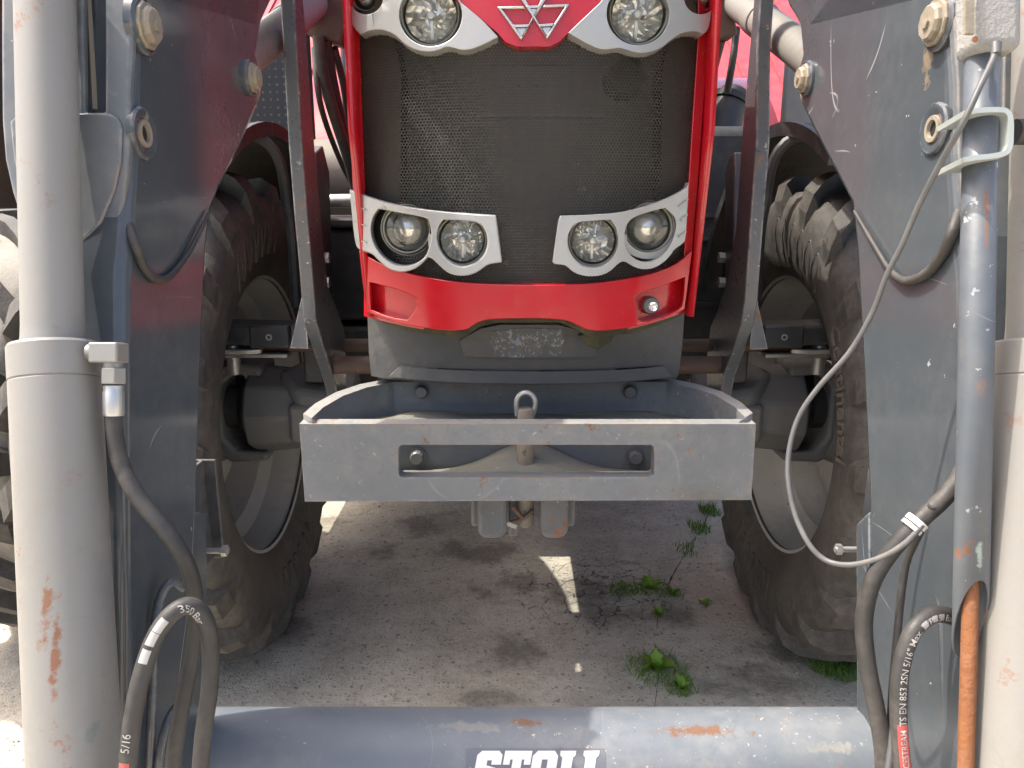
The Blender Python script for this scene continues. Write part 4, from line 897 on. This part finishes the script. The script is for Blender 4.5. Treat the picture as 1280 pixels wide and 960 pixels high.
for ch, ad in (('S', .86), ('T', .88), ('O', .84), ('L', .72), ('L', .72)):
    if ch == 'O': g_ = Geo().sheet([(a * wt, b * H) for a, b in OUT], [[(a * wt, b * H) for a, b in OIN]], lambda a, h: on_tube(xx + a + .20 * h, h, .0016), (0, .0005, 0), .008)
    else: g_ = Geo().sheet([(a * wt, b * H) for a, b in LET[ch]], [], lambda a, h: on_tube(xx + a + .20 * h, h, .0016), (0, .0005, 0), .008)
    obj('letter', g_, MAT['white'], cr); xx += ad * wt
# mounting side plates in front of the wheels
csL_f = [(366, -40), (378, 180), (385, 274), (390, 330), (395, 399), (403, 428), (412, 455), (421, 485), (424, 505)]; csL_b = [(376, -40), (393, 180), (402, 283), (410, 358), (421, 385), (430, 410), (433, 455), (433, 505)]
csR_f = [(953, -40), (946, 60), (945, 179), (939, 258), (931, 373), (926, 405), (915, 440), (904, 470), (898, 505)]; csR_b = [(946, -40), (937, 60), (927, 179), (920, 282), (910, 349), (898, 385), (888, 408), (884, 440), (883, 505)]
for sx, f_, b_ in ((-1, csL_f, csL_b), (1, csR_f, csR_b)):
    L = xpoly(f_, sx * .46) + xpoly(b_[::-1], sx * .46); cp = obj('mounting_plate', Geo().prism(L, (sx * .028, 0, 0)), MAT['console'], loader, bevel=.0025)
    q = onX(383 if sx < 0 else 940, 398, sx * .486)
    obj('gusset', Geo().prism([(sx * .489, q.y + .01, .90), (sx * .489, q.y + .01, 1.04), (sx * .532, q.y + .02, .90)], (0, .012, 0)), MAT['console'], cp)
    # second black bracket behind, with bolts
    fb = [(396, 190), (404, 182), (412, 215), (414, 290), (417, 370), (402, 380)] if sx < 0 else [(918, 190), (912, 195), (906, 215), (906, 290), (897, 400), (915, 400)]
    L = [onX(a, b, sx * .50) for a, b in fb]; bk = obj('bracket', Geo().prism(L, (sx * .03, 0, 0)), MAT['blackmetal'], loader, bevel=.004)
    for py in (322, 353):
        q = onX(412 if sx < 0 else 898, py, sx * .485); obj('bracket_bolt', Geo().cyl(q, q + Vector((sx * .03, 0, 0)), .014, n=6), MAT['steel'], bk)
# channel bracket and bolt on the back of each arm
for sx in (-1, 1):
    q = onX(249 if sx < 0 else 1083, 600, sx * AX); yb = q.y
    zt, zb_ = q.z, q.z - .16
    g_ = Geo().box((sx * (AX + .03), yb + .045, (zt + zb_) / 2), (.006, .09, zt - zb_)).box((sx * (AX + .05), yb + .088, (zt + zb_) / 2), (.08, .006, zt - zb_))
    if sx > 0: g_ = Geo().box((sx * (AX + .03), yb + .025, (zt + zb_) / 2), (.012, .05, zt - zb_))
    bk = obj('stop_bracket', g_, MAT['blackmetal'], loader, bevel=.002)
    z = onX(262 if sx < 0 else 1068, 685, sx * (AX + .02)).z
    obj('stop_bolt', Geo().cyl((sx * (AX + .025), yb + .05, z), (sx * (AX - .012), yb + .05, z), .0045, n=10).cyl((sx * (AX - .002), yb + .05, z), (sx * (AX - .010), yb + .05, z), .0085, n=6), MAT['steel'], bk)
    L = [onX(a, b, sx * AX) for a, b in (((243, 640), (258, 640), (262, 980), (241, 980)) if sx < 0 else ((1086, 640), (1070, 655), (1071, 980), (1088, 980)))]
    obj('arm_flange', Geo().prism(L, (sx * .012, 0, 0)), MAT['loader'], armL if sx < 0 else armR, bevel=.002)
# raised steel pipes along the arms
def pipe(pts, r, par, m='loader', name='hydraulic_pipe'):
    return obj(name, Geo().tube(smoothpath([atD(*p) for p in pts], 8), r, 12), MAT[m], par, ang=60)
pipe(((186, 980, .90), (190, 880, .905), (193, 800, .91), (199, 752, .92), (213, 728, .93), (228, 735, .95)), .0055, loader)
pipe(((196, 980, .90), (202, 930, .905), (213, 895, .92), (228, 876, .95)), .0055, loader)
pipe(((1188, 980, .90), (1184, 860, .905), (1180, 770, .91), (1172, 728, .93), (1160, 722, .96)), .007, loader)
# hydraulic hoses, left arm
HL = 'hose'
hose('hydraulic_hose', ((142, 515, .80), (144, 545, .80), (153, 585, .80), (175, 625, .80), (204, 660, .80), (226, 690, .805), (240, 725, .82), (245, 770, .84), (240, 820, .85), (228, 880, .85), (218, 940, .85), (214, 1000, .85)), .0088, MAT[HL], loader)
loopL = hose('hydraulic_hose', ((157, 1000, .75), (162, 930, .75), (172, 865, .75), (190, 805, .755), (212, 770, .76), (236, 757, .77), (255, 772, .78), (263, 810, .79), (262, 860, .795), (254, 920, .80), (247, 1000, .80)), .0088, MAT[HL], loader)
# hoses, right arm
hose('hydraulic_hose', ((1228, 480, .86), (1216, 545, .85), (1203, 590, .84), (1180, 622, .83), (1148, 652, .83), (1113, 690, .84), (1090, 728, .85), (1080, 775, .86), (1084, 830, .86), (1096, 890, .855), (1104, 940, .85), (1106, 1000, .85)), .0095, MAT[HL], loader)
loopR = hose('hydraulic_hose', ((1134, 1000, .80), (1126, 940, .80), (1123, 880, .80), (1127, 830, .80), (1142, 788, .80), (1168, 768, .81), (1198, 776, .83), (1222, 805, .85), (1238, 850, .85), (1240, 895, .84), (1228, 940, .83), (1212, 1000, .82)), .0088, MAT[HL], loader)
hose('electric_cable', ((1243, 55, .755), (1242, 72, .752), (1225, 108, .745), (1203, 155, .75), (1175, 205, .78), (1148, 258, .81), (1128, 305, .83), (1108, 345, .85), (1090, 392, .87), (1062, 440, .89), (1024, 483, .91), (1000, 518, .92), (988, 555, .92), (985, 595, .915), (993, 640, .905), (1010, 678, .89), (1032, 700, .88), (1062, 706, .86), (1098, 698, .84), (1130, 680, .825), (1153, 656, .82)), .0031, MAT['cable'], loader)
hose('electric_cable', ((1165, 632, .822), (1150, 665, .845), (1134, 700, .86), (1127, 740, .865), (1121, 800, .865), (1115, 870, .86), (1112, 930, .855), (1106, 1000, .85)), .0042, MAT[HL], loader)
hose('electric_cable', ((1108, 980, .82), (1116, 920, .83), (1120, 870, .84)), .0038, MAT['cable'], loader)
# cable tie round hose and cable
c = atD(1143, 655, .83); dv = (atD(1113, 690, .84) - atD(1180, 622, .83)).normalized()
obj('cable_tie', Geo().lathe(c - dv * .003, dv, [(-.0035, .0108), (-.003, .0122), (.003, .0122), (.0035, .0108)], 24), MAT['white'], loader)
obj('cable_tie', Geo().lathe(c + dv * .004, dv, [(-.0025, .0108), (-.002, .0118), (.002, .0118), (.0025, .0108)], 24), MAT['white'], loader)
# hose tucked against each arm
def armhose(pts, sx, r):
    path = smoothpath([atD(*pts[0], .886)] + [onX(a, b, sx * (AX - r * .9)) for a, b in pts[1:]], 10); n_ = len(path)
    obj('hydraulic_hose', Geo().tube(path, [r * (1 - .62 * max(0, k / n_ - .35) / .65) for k in range(n_)], 10), MAT[HL], loader, ang=60)
armhose(((1199, 262), (1190, 290), (1178, 318), (1158, 342), (1132, 351), (1113, 338), (1098, 315), (1082, 288), (1068, 264)), 1, .0062)
armhose(((156, 268), (169, 305), (179, 332), (192, 347), (208, 348), (222, 335), (238, 312), (252, 285), (263, 264)), -1, .0055)
# lettering along hoses
def hose_text(txt, path, s0, size, r, m, across=0.0, flip=False, quad=None, name='hose_print', shear=0.0):
    acc = [0.0]
    for a, b in zip(path[:-1], path[1:]): acc.append(acc[-1] + (b - a).length)
    def at(s):
        s = max(0, min(acc[-1] - 1e-6, s)); i = 0
        while acc[i + 1] < s: i += 1
        t_ = (s - acc[i]) / (acc[i + 1] - acc[i]); i2 = min(i + 2, len(path) - 1); i0 = max(i - 1, 0)
        return path[i].lerp(path[i + 1], t_), (path[i2] - path[i0]).normalized()
    if quad:
        w_, h_ = quad; nn = 8; v = [(w_ * i / nn, h_ * (j / 3 - .5), 0) for i in range(nn + 1) for j in range(4)]; f = [(i * 4 + j, i * 4 + j + 1, i * 4 + 5 + j, i * 4 + 4 + j) for i in range(nn) for j in range(3)]
    else:
        v, f = text_geo(txt, size, bold=size * .004, shear=shear); v = [(x, y - size * .34, 0) for x, y, z in v]
    o = []
    for x, y, z in v:
        P, T_ = at(s0 + (-x if flip else x)); outv = Vector((0, -CT, ST * .6)); outv = (outv - T_ * outv.dot(T_)).normalized(); sidev = T_.cross(outv)
        if flip: sidev = -sidev
        a = (y + across) / r; o.append(P + outv * ((r + .0003 + (.0006 if not quad else 0)) * math.cos(a)) + sidev * ((r + .0003 + (.0006 if not quad else 0)) * -math.sin(a)))
    obj(name, Geo().add(o, f), m, loader, ang=80)
def s_of(path, px, py):
    best = 0; bd = 1e9; acc = 0
    for i, p in enumerate(path):
        if i: acc += (p - path[i - 1]).length
        rel = p - CAM; d_ = rel.y * CT - rel.z * ST; u = rel.x / d_ * F + 640; v_ = -(rel.y * ST + rel.z * CT) / d_ * F + 480
        dd = (u - px) ** 2 + (v_ - py) ** 2
        if dd < bd: bd = dd; best = acc
    return best
MAT['hoseprint'] = paint('hose_print_white', (.40, .39, .37), .6, dust=.4, chips=.4, chipcol=(.08, .08, .08), bump=0)
a = s_of(loopR, 1124, 902); hose_text('TS EN 853 2SN 5/16" Max. WP 350 Bar', loopR, a, .0092, .0088, MAT['hoseprint'])
for px, py in ((1151, 781), (1160, 775), (1169, 770)): hose_text('', loopR, s_of(loopR, px, py) - .003, 0, .0088, MAT['hoseprint'], quad=(.0065, .007))
hose_text('', loopR, s_of(loopR, 1134, 975), 0, .0088, MAT['redprint'], quad=(.062, .011)); hose_text('FORCESTREAM', loopR, s_of(loopR, 1134, 975) + .002, .0082, .0088, MAT['hoseprint'])
for px, py in ((178, 828), (187, 806), (196, 785)): hose_text('', loopL, s_of(loopL, px, py), 0, .0088, MAT['hoseprint'], quad=(.0135, .009))
hose_text('350 Bar', loopL, s_of(loopL, 222, 762), .0105, .0088, MAT['hoseprint']); hose_text('5/16', loopL, s_of(loopL, 161, 935), .011, .0088, MAT['hoseprint'])
hose_text('', loopL, s_of(loopL, 157, 1000), 0, .0088, MAT['redprint'], quad=(.04, .010)); hose_text('FORCE', loopL, s_of(loopL, 157, 1000) + .003, .0085, .0088, MAT['hoseprint'])

# parking stand on the right arm
st = Geo(); a, b = atD(1230, -20, .79), atD(1213, 775, .79); ax = (b - a).normalized()
SR = .0165
q = ax.to_track_quat('Z', 'Y'); ux = q @ Vector((1, 0, 0)); uy = q @ Vector((0, 1, 0)); n = 28
# the lower end is cut at a slant
Lx = (b - a).length; fwd = Vector((0, -CT, ST)); vs = []
for k in range(3):
    for i in range(n):
        t_ = 2 * math.pi * i / n; dv = ux * math.cos(t_) + uy * math.sin(t_)
        L_ = (0, Lx * .6, Lx + (.0 - .045 * dv.dot(fwd)))[k]; vs.append(a + ax * L_ + dv * SR)
st.add(vs, [(k * n + i, k * n + (i + 1) % n, (k + 1) * n + (i + 1) % n, (k + 1) * n + i) for k in range(2) for i in range(n)])
stand = obj('parking_stand', st, MAT['standblue'], loader, ang=60); stand.modifiers.new('t', 'SOLIDIFY').thickness = .0025
obj('stand_rod', Geo().tube([atD(1214, 700, .79), atD(1212, 790, .785), atD(1206, 1000, .775)], .0080, 10), MAT['rust'], stand, ang=60)
hn = Geo().box(atD(1234, 10, .785), (.048, .044, .10), (-PITCH, 0, 0)); hd = obj('stand_handle', hn, MAT['handle'], stand, bevel=.010, seg=4)
obj('handle_slot', Geo().box(atD(1211, 5, .760), (.009, .004, .06), (-PITCH, 0, 0)), MAT['boltdirty'], hd)
obj('cable_boot', Geo().cyl(atD(1245, 55, .755), atD(1245, 68, .752), .0052, .0044, n=14), MAT['cable'], hd)
obj('handle_screw', Geo().cyl(atD(1219, 49, .7605), atD(1219, 49, .757), .0028, n=12), MAT['rust'], hd)
# U bracket holding the stand
def strap(pts, w_):
    g_ = Geo(); P = smoothpath([atD(*p) for p in pts], 6); vs = []
    for i, p in enumerate(P):
        t_ = (P[min(i + 1, len(P) - 1)] - P[max(i - 1, 0)]).normalized(); dep = Vector((0, CT, -ST)); nn = t_.cross(dep).normalized()
        for (u_, v_) in ((-1, 0), (1, 0), (1, 1), (-1, 1)): vs.append(p + nn * (u_ * .0026) + dep * (v_ * w_))
    m2 = len(P); g_.add(vs, [(k * 4 + i, k * 4 + (i + 1) % 4, (k + 1) * 4 + (i + 1) % 4, (k + 1) * 4 + i) for k in range(m2 - 1) for i in range(4)] + [(3, 2, 1, 0), tuple(range(m2 * 4 - 4, m2 * 4))]); return g_
obj('u_bracket', strap(((1206, 141, .765), (1222, 138, .765), (1250, 137, .765), (1260, 140, .765), (1264, 150, .765), (1264, 170, .765), (1263, 182, .765), (1257, 191, .765), (1240, 195, .765), (1220, 197, .765), (1204, 200, .765)), .05), MAT['paleplate'], stand, ang=60)
obj('bracket_stub', Geo().cyl(atD(1268, 165, .80), atD(1290, 165, .80), .013, n=16), MAT['black'], stand)
for y0, y1 in ((430, 455), (460, 480), (483, 520)): obj('stand_clip', Geo().box((atD(1205, y0, .80) + atD(1205, y1, .80)) / 2, (.004, .006, (y1 - y0) / F * .8), (-PITCH, 0, 0)), MAT['white'], stand)

# ================================================================== WEEDS
def leafmesh(L, W, m, name='leaf', lobes=0):
    vs = []; n_ = 6
    for i in range(n_ + 1):
        u = i / n_; wv = W * math.sin(math.pi * min(1, u * .92 + .06)) ** .8 * (1 + (.25 * math.cos(u * math.pi * 2 * lobes) if lobes else 0)); z = .28 * L * math.sin(u * 2.2) * .8
        vs += [(-wv, u * L, z + wv * .35), (0, u * L, z), (wv, u * L, z + wv * .35)]
    return Geo().add(vs, [(i * 3 + j, i * 3 + j + 1, i * 3 + 4 + j, i * 3 + 3 + j) for i in range(n_) for j in range(2)]).mesh(name, m, 80)
LM = [leafmesh(.075, .013, MAT['leaf']), leafmesh(.050, .013, MAT['leaf']), leafmesh(.080, .022, MAT['leaf'], lobes=3), leafmesh(.06, .010, MAT['leafdark'])]
def weed(px, py, label, leaves, group=None, fr=0, fr_h=.03, fr_r=.04):
    p = onZ(px, py, 0); o = thing('weed', label, 'weed', p, group)
    for (mi, az, tilt, sc) in leaves:
        Mx = Matrix.Translation(p + Vector((0, 0, .002))) @ Matrix.Rotation(R(az), 4, 'Z') @ Matrix.Rotation(R(tilt), 4, 'X') @ Matrix.Scale(sc, 4)
        link('leaf', LM[mi], o, Mx)
    if fr:
        g_ = Geo()
        for i in range(fr):
            a_ = random.uniform(0, 6.283); rr = fr_r * math.sqrt(random.random()); b0 = p + Vector((rr * math.cos(a_), rr * math.sin(a_) * .9, 0)); L_ = fr_h * random.uniform(.5, 1.1)
            dv = Vector((random.uniform(-.7, .7), random.uniform(-.7, .7), 1)).normalized(); sd = dv.cross(Vector((random.uniform(-1, 1), random.uniform(-1, 1), .2))).normalized() * random.uniform(.0006, .0012)
            mid_ = b0 + dv * L_ * .6; tip = b0 + dv * L_ + Vector((random.uniform(-.3, .3), random.uniform(-.3, .3), -.15)) * L_
            g_.add([b0 - sd, b0 + sd, mid_ + sd, mid_ - sd, tip], [(0, 1, 2, 3), (3, 2, 4)])
        obj('fronds', g_, MAT['leafdark'], o, smooth=False, kind='stuff')
    return o
rl = lambda n_, mi, t0, t1, s0, s1: [(random.choice(mi), 360 * i / n_ + random.uniform(-25, 25), random.uniform(t0, t1), random.uniform(s0, s1)) for i in range(n_)]
weed(812, 738, 'low rosette weed with many narrow leaves at the slab joint', rl(30, (0, 1), 2, 35, .35, .8), fr=80, fr_r=.06)
weed(780, 738, 'flat feathery weed left of the rosette at the slab joint', rl(3, (3,), 5, 25, .5, .8), fr=170, fr_h=.022, fr_r=.05)
weed(840, 745, 'small broad-leaved weed right of the rosette, on the slab joint', rl(16, (1, 3), 10, 50, .35, .75), fr=50)
weed(880, 757, 'tiny lone weed on bare concrete near the right wheel', rl(7, (1,), 15, 50, .35, .55), fr=12, fr_r=.02)
weed(823, 772, 'small weed with few leaves in the joint below the rosette', rl(14, (1, 3), 15, 55, .35, .7), fr=14, fr_r=.025)
weed(820, 838, 'largest weed clump with pale lobed leaves in front of the joint', [(2, 5, 62, .7), (2, -115, 14, .75), (2, -100, 10, .6), (2, -125, 20, .6)] + rl(34, (0, 1, 1, 2), 2, 40, .3, .75), fr=260, fr_h=.042, fr_r=.085)
weed(852, 862, 'dark feathery sprig beside the largest weed clump', rl(12, (3, 1), 5, 40, .4, .8), fr=120, fr_h=.03, fr_r=.04)
weed(1046, 836, 'dark green feathery tuft under the right front tyre', rl(2, (3,), 30, 60, .4, .6), fr=420, fr_h=.05, fr_r=.07)
for i, (px, py, lb) in enumerate(((886, 640, 'grass tuft in the joint just below the weight carrier'), (874, 662, 'second grass tuft along the joint below the weight carrier'), (858, 690, 'thin grass blades halfway along the dark slab joint'))):
    p = onZ(px, py, 0); g_ = Geo()
    for k in range((170, 120, 50)[i]):
        b0 = p + Vector((random.uniform(-.035, .035), random.uniform(-.05, .05), 0)); dv = Vector((random.uniform(-.5, .5), random.uniform(-.5, .3), 1)).normalized(); L_ = random.uniform(.015, .055); sd = Vector((1, random.uniform(-.5, .5), 0)).normalized() * .0012
        g_.add([b0 - sd, b0 + sd, b0 + dv * L_ * .6 + sd * .7, b0 + dv * L_ * .6 - sd * .7, b0 + dv * L_ + Vector((dv.x, dv.y, -.2)) * L_ * .4], [(0, 1, 2, 3), (3, 2, 4)])
    tag(obj('grass_tuft', g_, MAT['leafdark'], smooth=False), lb, 'grass', 'grass tufts along the joint')['kind'] = 'stuff'

bpy.context.view_layer.update()
